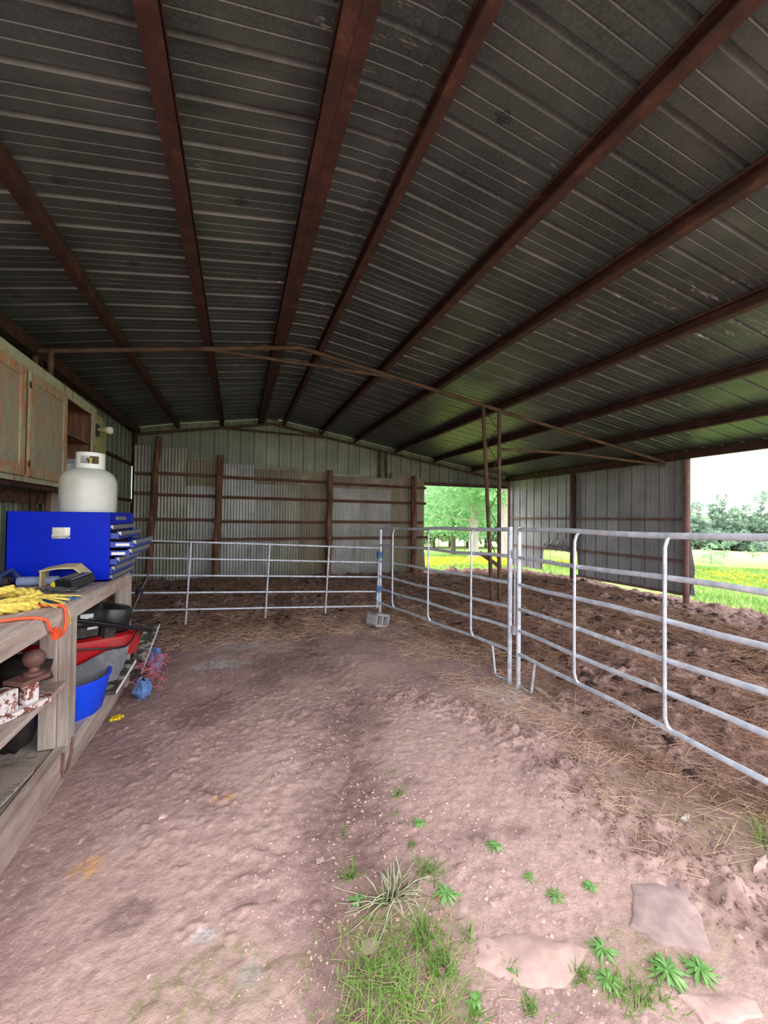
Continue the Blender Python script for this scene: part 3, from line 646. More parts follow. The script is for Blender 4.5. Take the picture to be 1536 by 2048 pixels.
# bent flap of steel beyond the near post, curled metal above the hole
fl = MB(); add_sheet(fl, [[(XR+.05, 5.21, z), (XR+.06+.02*math.sin(z*9), 5.21-.08*k, z)] for z, k in ((.26, 1.0), (.5, .8), (.75, .95), (1.0, .45), (1.25, .2), (1.5, .05))], (1, 0, 0))
tag(fl.build('bent_sheet', M['rightsteel'], loc=(XR+.05, 5.2, .26)), 'bent edge of steel sheet hanging outside the near right wall post', 'metal sheet')
fl = MB()
for i, y in enumerate((8.15, 8.4, 8.62, 8.85)):
    add_sheet(fl, [[(XR+.03, y, .9), (XR+.03, y+.14, .92)], [(XR-.05-.03*i, y+.02, .99), (XR-.07, y+.1, 1.02)], [(XR-.01, y+.03, 1.16), (XR-.02, y+.07, 1.14)]], (-1, 0, 0))
tag(fl.build('torn_sheet', M['rightsteel'], loc=(XR, 8.5, .9)), 'curled torn steel strips above the hole in the right wall', 'metal sheet')
tf = thing('wire_fence', (8.2, 9, 0), 'thin wire mesh fence seen through the torn hole in the right wall', 'fence')
for z in (.18, .38, .62, .8): MB().tube([(8.2, 7.2, z), (8.2, 10.9, z+.02)], .004, 4).build('wire', M['wire'], tf)
for i in range(9): MB().tube([(8.2, 7.4+i*.42, -.02), (8.2, 7.4+i*.42, .95)], .004, 4).build('wire', M['wire'], tf)
tag(MB().beam((7.1, 10.9, .6), (7.9, 10.9, .1), .03, .12).build('brace_board', M['board'], loc=(7.5, 10.9, .1)), 'slanting brown board outside the back right corner', 'board')

# logs, boards and corrugated tin along the back
def log(x, y, zt, lean, r0, label, bd=.0):
    n = 9; pts = []; rs = []
    for i in range(n):
        f = i/(n-1); pts.append((x+lean*f+.012*math.sin(i*2.1+x), y+.01*math.sin(i*1.7), .0+zt*f)); rs.append(r0*(1.05-.15*f)*(1+.05*math.sin(i*3.3+x)))
    mb = MB().tube(pts, rs, 14)
    for k in range(5): mb.blob((pts[k+2][0]+r0*.75*math.cos(k*2.2-1.5), pts[k+2][1]-r0*.75, pts[k+2][2]), .025, k, .2, 6, 4)
    tag(mb.build('log_post', M['bark'], smooth=True, loc=(x, y, 0)), label, 'log post')
LY = 10.22
log(-1.88, LY, 3.42, .16, .07, 'tall peeled log post nearest the back left corner')
log(-.50, LY, 3.08, .08, .08, 'thick peeled log post second from the left along the tin')
log(2.17, LY, 2.86, .02, .078, 'peeled log post third from the left, near the middle of the tin')
log(4.55, LY, 2.82, -.02, .082, 'knotty log post at the right end of the tin beside the opening')
tag(MB().tube([(5.12, 10.75, -.1), (5.08, 10.75, .6), (5.0, 10.75, 1.17)], [.045, .043, .04], 10).build('fence_stake', M['bark'], smooth=True, loc=(5.1, 10.75, 0)), 'short leaning wooden stake just outside the back opening', 'stake')
xs = [-2.2, -1.82, -.47, 2.17, 4.55]
names = ['far left', 'left', 'middle', 'right']
def board_z(k, x):
    # from the photograph: heights at x=-2.1 and x=4.7
    a, b = [(2.60, 2.52), (2.14, 2.09), (1.545, 1.52), (1.07, 1.10)][k]; return a+(b-a)*(x+2.1)/6.8
for k, nm in enumerate(('top', 'second', 'third', 'lowest')):
    for j in range(4):
        a, b = xs[j]+.0, xs[j+1]
        if j == 3: b = 4.98 if k < 2 else 4.9
        if j == 3 and k == 3: b = 5.05
        j0 = R.uniform(-.02, .02)
        tag(MB().beam((a+.01, LY+.14, board_z(k, a)+j0), (b-.01, LY+.14, board_z(k, b)+j0), .045, .07).build('wall_board', M['board'], loc=(a, LY+.14, board_z(k, a))),
            '%s brown board nailed across the tin in the %s bay between log posts' % (nm, names[j]), 'board')
sheets = [(-2.22, -1.16, 3.23, 0, 'tall dull corrugated sheet beside the corner, highest on the left'), (-1.16, -.46, 2.95, 1, 'bright corrugated sheet left of the second log'), (-.46, .35, 2.92, 1, 'shiny corrugated sheet just right of the second log'),
          (.35, .78, 2.84, 3, 'narrow grey corrugated sheet left of the raised one'), (.78, 1.42, 2.90, 0, 'corrugated sheet with a raised top left of the middle log'), (1.42, 2.2, 2.76, 2, 'brown-stained corrugated sheet touching the third log'),
          (2.2, 3.0, 2.80, 1, 'silvery corrugated sheet just right of the third log'), (3.0, 3.95, 2.72, 3, 'low-topped grey corrugated sheet in the right bay'), (3.95, 4.42, 2.90, 2, 'brown corrugated sheet left of the end log'), (4.42, 4.93, 2.78, 2, 'end corrugated sheet bordering the back opening')]
for i, (a, b, zt, mi, lab) in enumerate(sheets):
    mb = MB(); pr_ = sine_profile(a, b+.03); yy = LY+.20+(i % 2)*.012
    zt2 = zt+(.0); add_sheet(mb, [[(u, yy+h, .0) for u, h in pr_], [(u, yy+h, zt2) for u, h in pr_]], (0, 1, 0), .002)
    tag(mb.build('corrugated_sheet', TIN[mi], smooth=True, loc=(a, yy, 0)), lab, 'metal sheet')
# bright upper overlapping pieces
for a, b, z0, z1, mi, lab in ((-1.16, -.5, 2.35, 2.96, 2, 'brown upper tin patch left of the second log'), (.35, 2.15, 2.45, 2.82, 2, 'stained upper tin patch across the middle bay'), (2.25, 3.9, 2.42, 2.74, 2, 'stained upper tin patch across the right bay')):
    mb = MB(); pr_ = sine_profile(a, b); yy = LY+.176
    add_sheet(mb, [[(u, yy+h, z0) for u, h in pr_], [(u, yy+h, z1) for u, h in pr_]], (0, 1, 0), .002)
    tag(mb.build('tin_patch', TIN[mi], smooth=True, loc=(a, yy, z0)), lab, 'metal sheet')

# ------------------------------------------------------------------ corral panels and gate
RZ = [1.55, 1.275, 1.01, .77, .56, .335]
def panel(A, B, bars, label, zA=0, zB=0, foot='B', r_=.018):
    A = Vector(A); B = Vector(B); L = (B-A).length; d = (B-A)/L
    t = thing('corral_panel', ((A+B)/2)[:], label, 'fence panel')
    P = lambda s_, z: (A.x+d.x*s_, A.y+d.y*s_, A.z+(B.z-A.z)*s_/L+z)
    for e, s_ in (('A', 0), ('B', L)):
        MB().tube([P(s_, -.0), P(s_, 1.575)], .022, 12).build('end_post', M['galv'], t, True)
    for i, z in enumerate(RZ):
        n = 10; MB().tube([P(L*k/n, z+(.008*math.sin(k*1.3+i*2) if 0 < k < n else 0)) for k in range(n+1)], r_ if i else r_*1.15, 10).build('rail', M['galv'], t, True)
    nrm = Vector((d.y, -d.x, 0))*-.02 
    for s_ in bars:
        p = [P(s_+.0, RZ[0]+.01)]; off = Vector((-d.y, d.x, 0)); off = off if off.x < 0 else -off
        q = [Vector(P(s_+.022, RZ[0])), Vector(P(s_+.006, RZ[0]-.03))+off*.016, Vector(P(s_, RZ[0]-.08))+off*.028, Vector(P(s_, .9))+off*.03, Vector(P(s_, RZ[-1]+.08))+off*.028, Vector(P(s_+.006, RZ[-1]+.03))+off*.016, Vector(P(s_+.022, RZ[-1]))]
        MB().tube(q, .0115, 8).build('upright', M['galv'], t, True)
    for e in foot:
        s0, sg = (0, 1) if e == 'A' else (L, -1)
        MB().tube([P(s0, .03), P(s0+sg*.16, .02), P(s0+sg*.2, .03), P(s0+sg*.25, RZ[-1])], .011, 8).build('foot_loop', M['galv'], t, True)
    return t
panel((2.20, 6.28, -.07), (2.585, 3.42, 0), (.47, 1.45, 2.32), 'galvanised corral panel farther from the camera, between the gate and the latch posts', foot='B')
pB = panel((2.605, 3.31, 0), (2.45, -.35, .03), (.765, 1.52, 2.75), 'galvanised corral panel nearest the camera, running out of frame on the right', foot='A')
lt = MB(); 
for z in (1.3, .55): lt.bb((2.575, 3.35, z-.04), (2.62, 3.385, z+.04))
lt.tube([(2.60, 3.365, .5), (2.60, 3.365, 1.35)], .008, 8)
lt.build('hinge_pin', M['galv'], pB, True)
# gate
g = thing('livestock_gate', (2.16, 6.30, .19), 'silver five-rail tube gate closing off the back pen', 'gate')
GA = -math.atan(.0456); ca, sa = math.cos(GA), math.sin(GA)
def gp(u, v): return (2.16+(-u)*ca-v*sa, 6.30, .205+(-u)*sa+v*ca)
for i in range(5): MB().tube([gp(.0, i*.237), gp(1.8, i*.237+.004), gp(3.65, i*.237)], .0145, 10).build('rail', M['galv'], g, True)
for u, lo in ((.86, -.09), (1.76, -.14), (2.83, -.2)): MB().tube([(p := Vector(gp(u, .96))) - Vector((0, .025, 0)), Vector(gp(u, lo))-Vector((0, .025, 0))], .012, 8).build('upright', M['galv'], g, True)
MB().beam(gp(0, -.02), gp(0, 1.02), .045, .035, (0, 1, 0)).build('end_channel', M['galv'], g)
for z, lab in ((1.0, 'blue twine knotted round the gate corner, upper knot'), (.45, 'blue twine knotted round the gate corner, lower knot')):
    mb = MB()
    for k in range(5):
        zz = z+k*.022; mb.tube([(2.18+.05*math.cos(a*.8), 6.27+.05*math.sin(a*.8), zz+.01*math.sin(a*2+k)) for a in range(9)], .006, 5)
    mb.tube([(2.13, 6.23, z), (2.11, 6.22, z-.1), (2.14, 6.22, z-.2)], .004, 4)
    tag(mb.build('twine_knot', M['brope'], smooth=True, loc=(2.18, 6.27, z)), lab, 'twine')
# concrete block
cb = MB(); rot = Matrix.Rotation(math.radians(28), 3, 'Z') @ Matrix.Rotation(math.radians(14), 3, 'Y')
c0 = Vector((2.02, 5.85, .10))
for a, b in (((-.15, -.1, -.1), (.15, .1, -.06)), ((-.15, -.1, .06), (.15, .1, .1)), ((-.15, -.1, -.1), (-.12, .1, .1)), ((.12, -.1, -.1), (.15, .1, .1)), ((-.015, -.1, -.1), (.015, .1, .1))):
    cb.bb(a, b)
cb.xf(Matrix.Translation(c0) @ rot.to_4x4()); tag(cb.build('concrete_block', M['concrete'], loc=c0[:], bevel=.006), 'grey concrete block half sunk in straw at the gate corner', 'block')
tag(MB().beam((2.74, 3.24, .02), (2.63, 2.74, .02), .06, .035).build('loose_board', M['oldwood'], loc=(2.7, 3, .0)), 'short weathered board lying beside the latch post foot', 'board')

def gz(x, y): return float(shed_h(x, y))

# ------------------------------------------------------------------ workbench on the left
wbn = thing('workbench', (-1.5, 3.1, 0), 'long weathered wooden workbench along the left wall holding the blue tool chest', 'workbench')
YB0, YE = 1.3, 4.62
for k in range(5):
    x1 = -1.0-.24*k; MB().bb((x1-.235, YB0, 1.05), (x1, YE+R.uniform(-.02, .02), 1.09)).build('top_plank', M['oldwood'], wbn, bevel=.004)
MB().bb((-1.02, YB0, .985), (-.985, 3.02, 1.085)).build('front_rail', M['oldwood'], wbn, bevel=.004)
MB().bb((-1.02, 3.03, .985), (-.985, 4.5, 1.085)).build('front_rail', M['oldwood'], wbn, bevel=.004)
MB().bb((-1.14, 3.06, .2), (-1.05, 3.20, 1.05)).build('leg', M['oldwoodz'], wbn, bevel=.005)
MB().bb((-1.05, 3.08, .0), (-.99, 3.20, .985)).build('leg', M['oldwoodz'], wbn, bevel=.005)
MB().bb((-1.10, 4.50, .0), (-.985, 4.62, 1.07)).build('leg', M['oldwoodz'], wbn, bevel=.005)
MB().bb((-2.1, 4.50, .0), (-2.0, 4.62, 1.05)).build('leg', M['oldwoodz'], wbn)
MB().bb((-2.1, 3.06, .0), (-2.0, 3.18, 1.05)).build('leg', M['oldwoodz'], wbn)
MB().bb((-1.75, YB0, .585), (-.995, 3.05, .615)).build('shelf', M['oldwood'], wbn, bevel=.003)
MB().bb((-1.06, YB0, .0), (-.99, 4.42, .2)).build('bottom_rail', M['oldwood'], wbn, bevel=.006)
MB().bb((-2.1, YB0, .15), (-1.07, 4.42, .19)).build('floor_board', M['oldwood'], wbn)
MB().bb((-2.13, YB0, .19), (-2.1, 4.6, 1.05)).build('back_panel', M['board'], wbn)

# tool chest
X0, X1, Y0, Y1, Z0, Z1 = -1.72, -1.02, 3.99, 4.80, 1.092, 1.672
tb = thing('tool_chest', ((X0+X1)/2, (Y0+Y1)/2, Z0), 'bright blue metal tool chest with half-open drawers on the workbench', 'tool chest')
bd = MB(); bd.bb((X0, Y0, Z0), (X1, Y0+.015, Z1)).bb((X0, Y1-.015, Z0), (X1, Y1, Z1)).bb((X0, Y0, Z0), (X0+.015, Y1, Z1)).bb((X0, Y0, Z0), (X1, Y1, Z0+.02)).bb((X0+.001, Y0+.001, Z1-.1), (X1, Y1-.001, Z1+.001))
bd.build('body', M['blue'], tb, bevel=.004)
MB().bb((X1-.04, Y0+.015, Z0+.02), (X1-.035, Y1-.015, Z1-.1)).build('drawer_cavity', M['dark'], tb)
MB().bb((X1, Y0+.2, Z1-.065), (X1+.006, Y0+.5, Z1-.035)).build('name_plate', M['alu'], tb)
zz = Z1-.105
rows = [(.055, .0, 2), (.075, .06, 1), (.075, .17, 1), (.07, .14, 1), (.075, .05, 1), (.075, .015, 1), (.1, .0, 1)]
for i, (h, ext, n) in enumerate(rows):
    for j in range(n):
        ya = Y0+.02+(Y1-Y0-.04)*j/n; yb = Y0+.02+(Y1-Y0-.04)*(j+1)/n-.006
        d = MB(); xf = X1+ext
        d.bb((xf-.012, ya, zz-h+.008), (xf, yb, zz)).bb((xf-.4, ya+.004, zz-h+.012), (xf-.012, ya+.014, zz-.015)).bb((xf-.4, yb-.014, zz-h+.012), (xf-.012, yb-.004, zz-.015)).bb((xf-.4, ya+.004, zz-h+.012), (xf-.012, yb-.004, zz-h+.016))
        dr = d.build('drawer', M['bluedrawer'], tb)
        hh = MB(); hh.bb((xf, ya+.01, zz-.028), (xf+.016, yb-.01, zz-.004)).bb((xf+.012, ya+.01, zz-.036), (xf+.018, yb-.01, zz-.02)); hh.build('drawer_handle', M['alu'], dr)
        if i in (2, 3):
            MB().bb((xf-.13, ya+.002, zz-.05), (xf-.03, ya+.0045, zz-.028)).build('size_sticker', M['white'], dr)
    zz -= h
hd = thing
hp = MB(); hy = Y0
hp.bb((-1.415, hy-.008, 1.455), (-1.295, hy, 1.545)).tube([(-1.41, hy-.01, 1.475), (-1.41, hy-.03, 1.475), (-1.30, hy-.03, 1.475), (-1.30, hy-.01, 1.475)], .007, 6)
hp.prism([(-1.395, 1.50), (-1.385, 1.535), (-1.325, 1.535), (-1.315, 1.50)], 1, hy-.014, hy-.008)
for x in (-1.40, -1.31): hp.lathe([(.009, 0), (.009, .004), (.004, .006)], (x, hy-.01, 1.466), 8, Matrix.Rotation(math.pi/2, 3, 'X'))
hp.build('side_handle', M['chrome'], tb, True)

# propane tank
pt = thing('propane_tank', (-1.26, 4.28, Z1), 'grey-white propane tank with a cut-out handle collar standing on the tool chest', 'gas tank')
rt_ = .212
pr_ = [(.17, 0), (.19, .005), (.19, .02), (rt_, .03)] + [(rt_, .30)]+[(rt_*math.cos(a)**.7 if a < 1.5 else .02, .30+.125*math.sin(a)) for a in [i*.157 for i in range(1, 10)]]+[(.03, .428)]
pr_ = [(rt_-.006, 0), (rt_-.004, .012), (rt_-.002, .03), (rt_, .1), (rt_+.002, .12), (rt_+.002, .13), (rt_, .15), (rt_, .255), (rt_-.006, .295), (rt_-.022, .33), (rt_-.05, .36), (rt_-.09, .383), (rt_-.14, .396), (.02, .402)]
MB().lathe(pr_, (-1.26, 4.28, Z1), 44).build('cylinder', M['tank'], pt, True)
col = MB(); seg = 36; cx, cy_ = -1.25, 4.28; rC = .108
def cpt(a, z, r_): return (cx+r_*math.cos(a), cy_+r_*math.sin(a), Z1+z)
for k in range(seg):
    a0, a1 = 2*math.pi*k/seg, 2*math.pi*(k+1)/seg; am = math.degrees((a0+a1)/2) % 360
    if 60 < am < 110: continue
    win = (245 < am < 325) or (10 < am < 40) or (150 < am < 200)
    for z0, z1 in (((.385, .425), (.492, .525)) if win else ((.385, .525),)):
        vs = [cpt(a, z, r__) for r__ in (rC, rC-.006) for a in (a0, a1) for z in (z0, z1)]
        col.add(vs, [(0, 1, 3, 2), (4, 6, 7, 5), (1, 5, 7, 3), (0, 2, 6, 4), (0, 4, 5, 1), (2, 3, 7, 6)])
col.build('collar', M['collar'], pt, True)
vb = MB(); vb.lathe([(.03, 0), (.03, .03), (.02, .035), (.02, .07), (.032, .072), (.032, .09), (.01, .092)], (cx, cy_, Z1+.39), 12); vb.tube([(cx, cy_, Z1+.43), (cx+.05, cy_-.03, Z1+.43)], .014, 8)
vb.build('valve', M['brass'], pt, True)

# wall cupboards
CX = -1.9; cb = thing('wall_cupboard', (-2.1, 5.0, 2.0), 'peeling green-painted wall cupboard with two doors and one open bay', 'cupboard')
cc = MB(); cc.bb((CX-.33, 3.3, 1.97), (CX, 6.56, 2.0)).bb((CX-.33, 3.3, 3.04), (CX, 6.56, 3.07)).bb((CX-.33, 3.3, 2.0), (CX-.31, 6.56, 3.04))
for y in (3.3, 5.58, 6.53): cc.bb((CX-.33, y, 2.0), (CX-.001, y+.03, 3.04))
cc.build('carcass', M['cabin'], cb)
fr = MB(); fr.bb((CX, 3.3, 3.0), (CX+.02, 6.60, 3.12)); fr.bb((CX, 3.3, 1.95), (CX+.02, 5.62, 2.03))
for a, b in ((4.615, 4.67), (5.55, 5.62), (6.48, 6.60)): fr.bb((CX, a, 2.03 if a < 6 else 1.97), (CX+.02, b, 3.0))
fr.build('face_frame', M['cab'], cb, bevel=.003)
MB().bb((CX-.31, 5.61, 2.60), (CX-.01, 6.53, 2.62)).build('shelf', M['cabin'], cb)
for ya, yb in ((3.72, 4.61), (4.675, 5.56)):
    z0, z1 = 2.0, 3.0; dr = MB().bb((CX+.021, ya+.09, z0+.09), (CX+.035, yb-.09, z1-.09)).build('door', M['cabdoor'], cb)
    fm = MB(); x0, x1 = CX+.021, CX+.047
    fm.bb((x0, ya, z0), (x1, ya+.1, z1)).bb((x0, yb-.1, z0), (x1, yb, z1)).bb((x0, ya+.1, z1-.1), (x1, yb-.1, z1)).bb((x0, ya+.1, z0), (x1, yb-.1, z0+.1))
    fm.build('door_frame', M['cabedge'], dr, bevel=.006)
    for z in (z0+.12, z1-.14): MB().bb((x1, ya-.012, z-.03), (x1+.006, ya+.012, z+.03)).build('hinge', M['dark'], dr)
tag(MB().tube([(CX-.0, 3.3, 1.915), (CX-.0, 6.75, 1.915)], .028, 10).build('support_pipe', M['purlin'], smooth=True, loc=(CX, 5, 1.9)), 'dark pipe running under the green wall cupboard', 'pipe')
tag(MB().bb((-2.24, 3.2, 1.77), (-2.2, 6.03, 1.91)).build('wall_board', M['board'], loc=(-2.22, 5, 1.8)), 'horizontal brown board on the wall below the cupboard', 'board')
tag(MB().bb((-2.245, 6.03, .9), (-2.16, 6.36, 1.95)).build('wall_board', M['oldwoodz'], loc=(-2.2, 6.2, 1)), 'pale upright board on the wall beside the propane tank', 'board')
yp = thing('painted_board', (-2.0, 6.9, 1.97), 'yellow-green painted board at the far end of the cupboard carrying the lamp holder', 'board')
MB().bb((-1.94, 6.61, 2.0), (-1.92, 7.05, 3.08)).build('panel', M['yellowpaint'], yp)
MB().bb((-2.02, 7.06, 1.97), (-1.93, 7.16, 3.06)).build('batten', M['yellowpaint'], yp, bevel=.004)
MB().bb((-1.99, 7.17, 1.97), (-1.97, 7.42, 3.02)).build('side_board', M['yellowpaint'], yp)
MB().bb((-1.93, 6.62, 2.62), (-1.895, 6.70, 3.12)).build('batten', M['yellowpaint'], yp, bevel=.004)
lp = thing('lamp_holder', (-1.9, 6.70, 2.85), 'bare bulb in a porcelain lamp holder sticking out past the cupboard', 'lamp')
MB().bb((-1.92, 6.62, 2.76), (-1.88, 6.78, 2.92)).build('junction_box', M['dark'], lp)
MB().lathe([(.022, 0), (.026, .03), (.03, .05), (.045, .07), (.05, .1), (.03, .105)], (-1.88, 6.70, 2.85), 16, Matrix.Rotation(math.pi/2, 3, 'Y')).build('socket', M['yellowpaint'], lp, True)
MB().lathe([(.03, 0), (.045, .015), (.055, .04), (.055, .065), (.042, .088), (.015, .098)], (-1.79, 6.70, 2.85), 16, Matrix.Rotation(math.pi/2, 3, 'Y')).build('bulb', M['porcelain'], lp, True)
# things inside the open bay
tt = thing('storage_tub', (-1.96, 5.85, 2.0), 'clear plastic tub tilted in the open bay of the cupboard', 'container')
RT_ = Matrix.Rotation(.25, 3, 'X')
mb = MB(); c = (-1.96, 5.82, 2.16)
for a, b in (((-.13, -.2, -.12), (.13, .2, -.115)), ((-.13, -.2, -.12), (.13, -.195, .12)), ((-.13, .195, -.12), (.13, .2, .12)), ((-.13, -.2, -.12), (-.125, .2, .12)), ((.125, -.2, -.12), (.13, .2, .12)), ((-.14, -.21, .115), (.14, -.195, .13)), ((-.14, .195, .115), (.14, .21, .13)), ((.125, -.21, .115), (.14, .21, .13))): mb.bb(a, b)
mb.xf(Matrix.Translation(c) @ RT_.to_4x4()); mb.build('tub', M['clear'], tt)
tag(MB().lathe([(.10, 0), (.11, .01), (.11, .03), (.10, .035)], (-2.19, 5.82, 2.75), 20, Matrix.Rotation(math.pi/2, 3, 'Y')).build('round_lid', M['cardboard'], smooth=True, loc=(-2.19, 5.8, 2.7)), 'round tan lid leaning at the back of the open cupboard bay', 'lid')

# lawn mower (built in its own frame, then set on the bench's bottom boards)
L0 = Vector((-1.33, 3.46, .56)); R0 = Vector((-.80, 4.12, .47)); ax = (R0-L0).normalized(); up0 = Vector((.06, -.12, 1)); ay = up0.cross(ax).normalized(); az = ax.cross(ay)
MM = Matrix((ax, ay, az)).transposed().to_4x4(); MM = MM @ Matrix.Diagonal((1.13, 1.1, 1.25, 1)); MM.translation = L0
mw = thing('lawn_mower', (-1.2, 3.9, .2), 'red push mower with black engine stowed under the workbench', 'lawn mower')
def lm(mb): return mb.xf(MM)
dk = MB(); n = 14
outl = [(0, 0), (.55, -.01), (.72, .02), (.80, .10), (.82, .25), (.80, .42), (.70, .52), (.3, .56), (0, .52)]
lv = [(1.03, -.02), (1.03, .07), (.97, .115), (.82, .125), (.78, .11)]
cx0, cy0 = .41, .26
vs = []; 
for s_, z in lv: vs += [(cx0+(x-cx0)*s_, cy0+(y-cy0)*s_, z) for x, y in outl]
n = len(outl); fs = [(i*n+k, i*n+(k+1) % n, (i+1)*n+(k+1) % n, (i+1)*n+k) for i in range(len(lv)-1) for k in range(n)]+[tuple((len(lv)-1)*n+k for k in range(n))]
dk.add(vs, fs); lm(dk).build('deck', M['red'], mw, True)
en = MB(); en.lathe([(.2, .11), (.21, .16), (.2, .24), (.17, .30), (.12, .33), (.02, .34)], (.36, .28, 0), 20)
en.lathe([(.13, .1), (.14, .22), (.12, .27), (.02, .29)], (.62, .22, 0), 16); en.box((.18, .14, .18), (.16, .14, .16)); lm(en).build('engine_shroud', M['black'], mw, True)
gr = MB()
for k in range(9): gr.tube([(.30+.02*k-.08, .12+.0*k, .345-.002*abs(k-4)), (.30+.02*k-.04, .42, .335-.002*abs(k-4))], .006, 5)
lm(gr).build('intake_grille', M['dark'], mw, True)
eb = MB(); eb.box((.05, .1, .2), (.1, .08, .13)); eb.box((.30, .05, .17), (.18, .06, .06)); eb.box((.47, .03, .16), (.08, .05, .09)); eb.tube([(.1, .02, .14), (.16, .04, .2), (.22, .03, .16)], .025, 8); lm(eb).build('engine_block', M['dark'], mw)
lm(MB().box((.33, .085, .255), (.09, .004, .03))).build('engine_label', M['white'], mw); lm(MB().box((.34, .02, .195), (.07, .006, .015))).build('engine_label', M['white'], mw)
hb = MB(); hb.tube([(-.25, -.03, .33), (.1, -.04, .29), (.5, -.05, .20), (.78, -.03, .13), (.84, .05, .11)], .014, 10); lm(hb).build('handlebar', M['blacktube'], mw, True)
h2 = MB(); h2.tube([(-.25, -.06, .155), (.2, -.06, .10), (.5, -.06, .06), (.57, -.05, .055), (.63, -.03, .08), (.70, .0, .15)], .006, 8); lm(h2).build('control_bar', M['blacktube'], mw, True)
rd = MB(); rd.tube([(.66, .1, .12), (.72, .14, .22), (.86, .2, .50)], .007, 6); rd.box((.79, .18, .37), (.05, .03, .04)); rd.tube([(.70, .12, .1), (.76, .2, .24)], .01, 6); lm(rd).build('brake_lever', M['blacktube'], mw)
fp = MB(); P = [[(-.1, -.05, .01), (.05, -.06, .0), (.25, -.06, -.0), (.42, -.05, .05), (.60, -.05, .055)], [(-.1, -.12, -.05), (.05, -.14, -.06), (.25, -.14, -.06), (.40, -.12, -.03), (.56, -.10, -.01)], [(-.1, -.15, -.11), (.05, -.17, -.12), (.25, -.17, -.12), (.36, -.15, -.12), (.50, -.12, -.13)]]
add_sheet(fp, P, (0, .01, 0), .8); lm(fp).build('discharge_flap', M['greyflap'], mw, True)
for x, y in ((.05, .04), (.05, .5), (.72, .5)):
    wm = MB(); wm.lathe([(.02, -.025), (.085, -.025), (.095, -.01), (.095, .01), (.085, .025), (.02, .025)], (x, y+.03, -.05), 20, Matrix.Rotation(math.pi/2, 3, 'X')); lm(wm).build('wheel', M['black'], mw, True)

# peeling planks carrying the mower
for p, q, wd, lab in (((-.955, 3.80, .225), (-.93, 4.34, .30), .10, 'nearer plank with flaking white paint on the bench bottom rail'), ((-.93, 4.50, .12), (-.90, 5.25, .40), .13, 'farther tilted plank with flaking paint past the mower')):
    t = thing('painted_plank', p, lab, 'plank'); MB().beam(p, q, wd, .03).build('plank', M['flake'], t)
    d = Vector(q)-Vector(p); s_ = d.cross(Vector((0, 0, 1))).normalized()*(wd/2+.002); MB().beam(Vector(p)+s_, Vector(q)+s_, .004, .028).build('painted_edge', M['white'], t)
# tub / bucket
bk = thing('feed_bucket', (-1.17, 3.60, .19), 'bright blue plastic bucket below the red mower', 'bucket')
MB().lathe([(.225, 0), (.24, .015), (.285, .25), (.297, .255), (.297, .27), (.28, .27), (.27, .25), (.225, .02), (.02, .015)], (-1.19, 3.60, .192), 36).build('tub', M['bucket'], bk, True)
MB().lathe([(.01, 0), (.2, .0), (.215, .06), (.15, .1), (.02, .09)], (-1.19, 3.60, .21), 16).build('contents', M['darkbag'], bk, True)
# hitch
hz = .617; ht = thing('tow_hitch', (-1.15, 2.6, hz), 'rusty tow ball hitch with flaking white paint on the bench shelf', 'tow hitch')
Hm = Matrix.Translation((-1.10, 2.62, hz)) @ Matrix.Rotation(math.radians(62), 4, 'Z')
def hx(mb): return mb.xf(Hm)
hx(MB().prism([(-.22, -.06), (-.05, -.075), (.17, -.07), (.22, -.02), (.22, .05), (.17, .08), (-.22, .07)], 2, .0, .028)).build('lower_plate', M['rustwhite'], ht, bevel=.004)
hx(MB().prism([(.02, -.065), (.17, -.06), (.21, -.02), (.21, .05), (.17, .07), (.02, .065)], 2, .135, .16)).build('upper_plate', M['rustball'], ht, bevel=.004)
hx(MB().bb((-.24, -.06, .0), (-.1, .07, .15)).bb((-.1, -.04, .02), (.02, .05, .135)).bb((.05, -.05, .028), (.12, .0, .135))).build('shank', M['rustwhite'], ht, bevel=.008)
hx(MB().tube([(.14, .02, .02), (.14, .02, .135)], .022, 12)).build('bolt', M['rustwhite'], ht, True)
hx(MB().lathe([(.045, .16), (.045, .175), (.024, .18), (.022, .20), (.04, .215), (.052, .24), (.05, .265), (.035, .285), (.01, .293)], (.13, 0, 0), 20)).build('tow_ball', M['rustball'], ht, True)
# dusty plastic, green ring, hook
dp = MB(); P = [[(-1.9, 2.3, .215), (-1.5, 2.2, .25), (-1.12, 2.2, .245)], [(-1.9, 2.6, .24), (-1.5, 2.55, .27), (-1.06, 2.5, .245)], [(-1.9, 2.85, .215), (-1.5, 2.8, .25), (-1.05, 2.78, .23)], [(-1.9, 3.02, .21), (-1.5, 3.0, .22), (-1.1, 2.98, .212)]]
add_sheet(dp, P, (0, 0, -1), .012); tag(dp.build('plastic_sheet', M['dustyplastic'], smooth=True, loc=(-1.5, 2.6, .2)), 'dusty clear plastic sheet lying on the bench floor', 'plastic sheet')
mb = MB(); mb.tube([(-1.45+.03*math.cos(a), 3.2+.03*math.sin(a), .2) for a in [i*.7 for i in range(10)]], .008, 6); tag(mb.build('bottle_ring', M['green'], smooth=True, loc=(-1.45, 3.2, .19)), 'small bright green ring lying under the workbench', 'ring')
tag(MB().tube([(-.982, 3.14, .22), (-.982, 3.12, .13), (-.982, 3.06, .06), (-.982, 3.0, .05), (-.982, 2.98, .10), (-.982, 2.99, .2)], .009, 8).build('iron_hook', M['rustball'], smooth=True, loc=(-.98, 3.06, .05)), 'brown iron hook hanging on the bench bottom rail by the middle leg', 'hook')

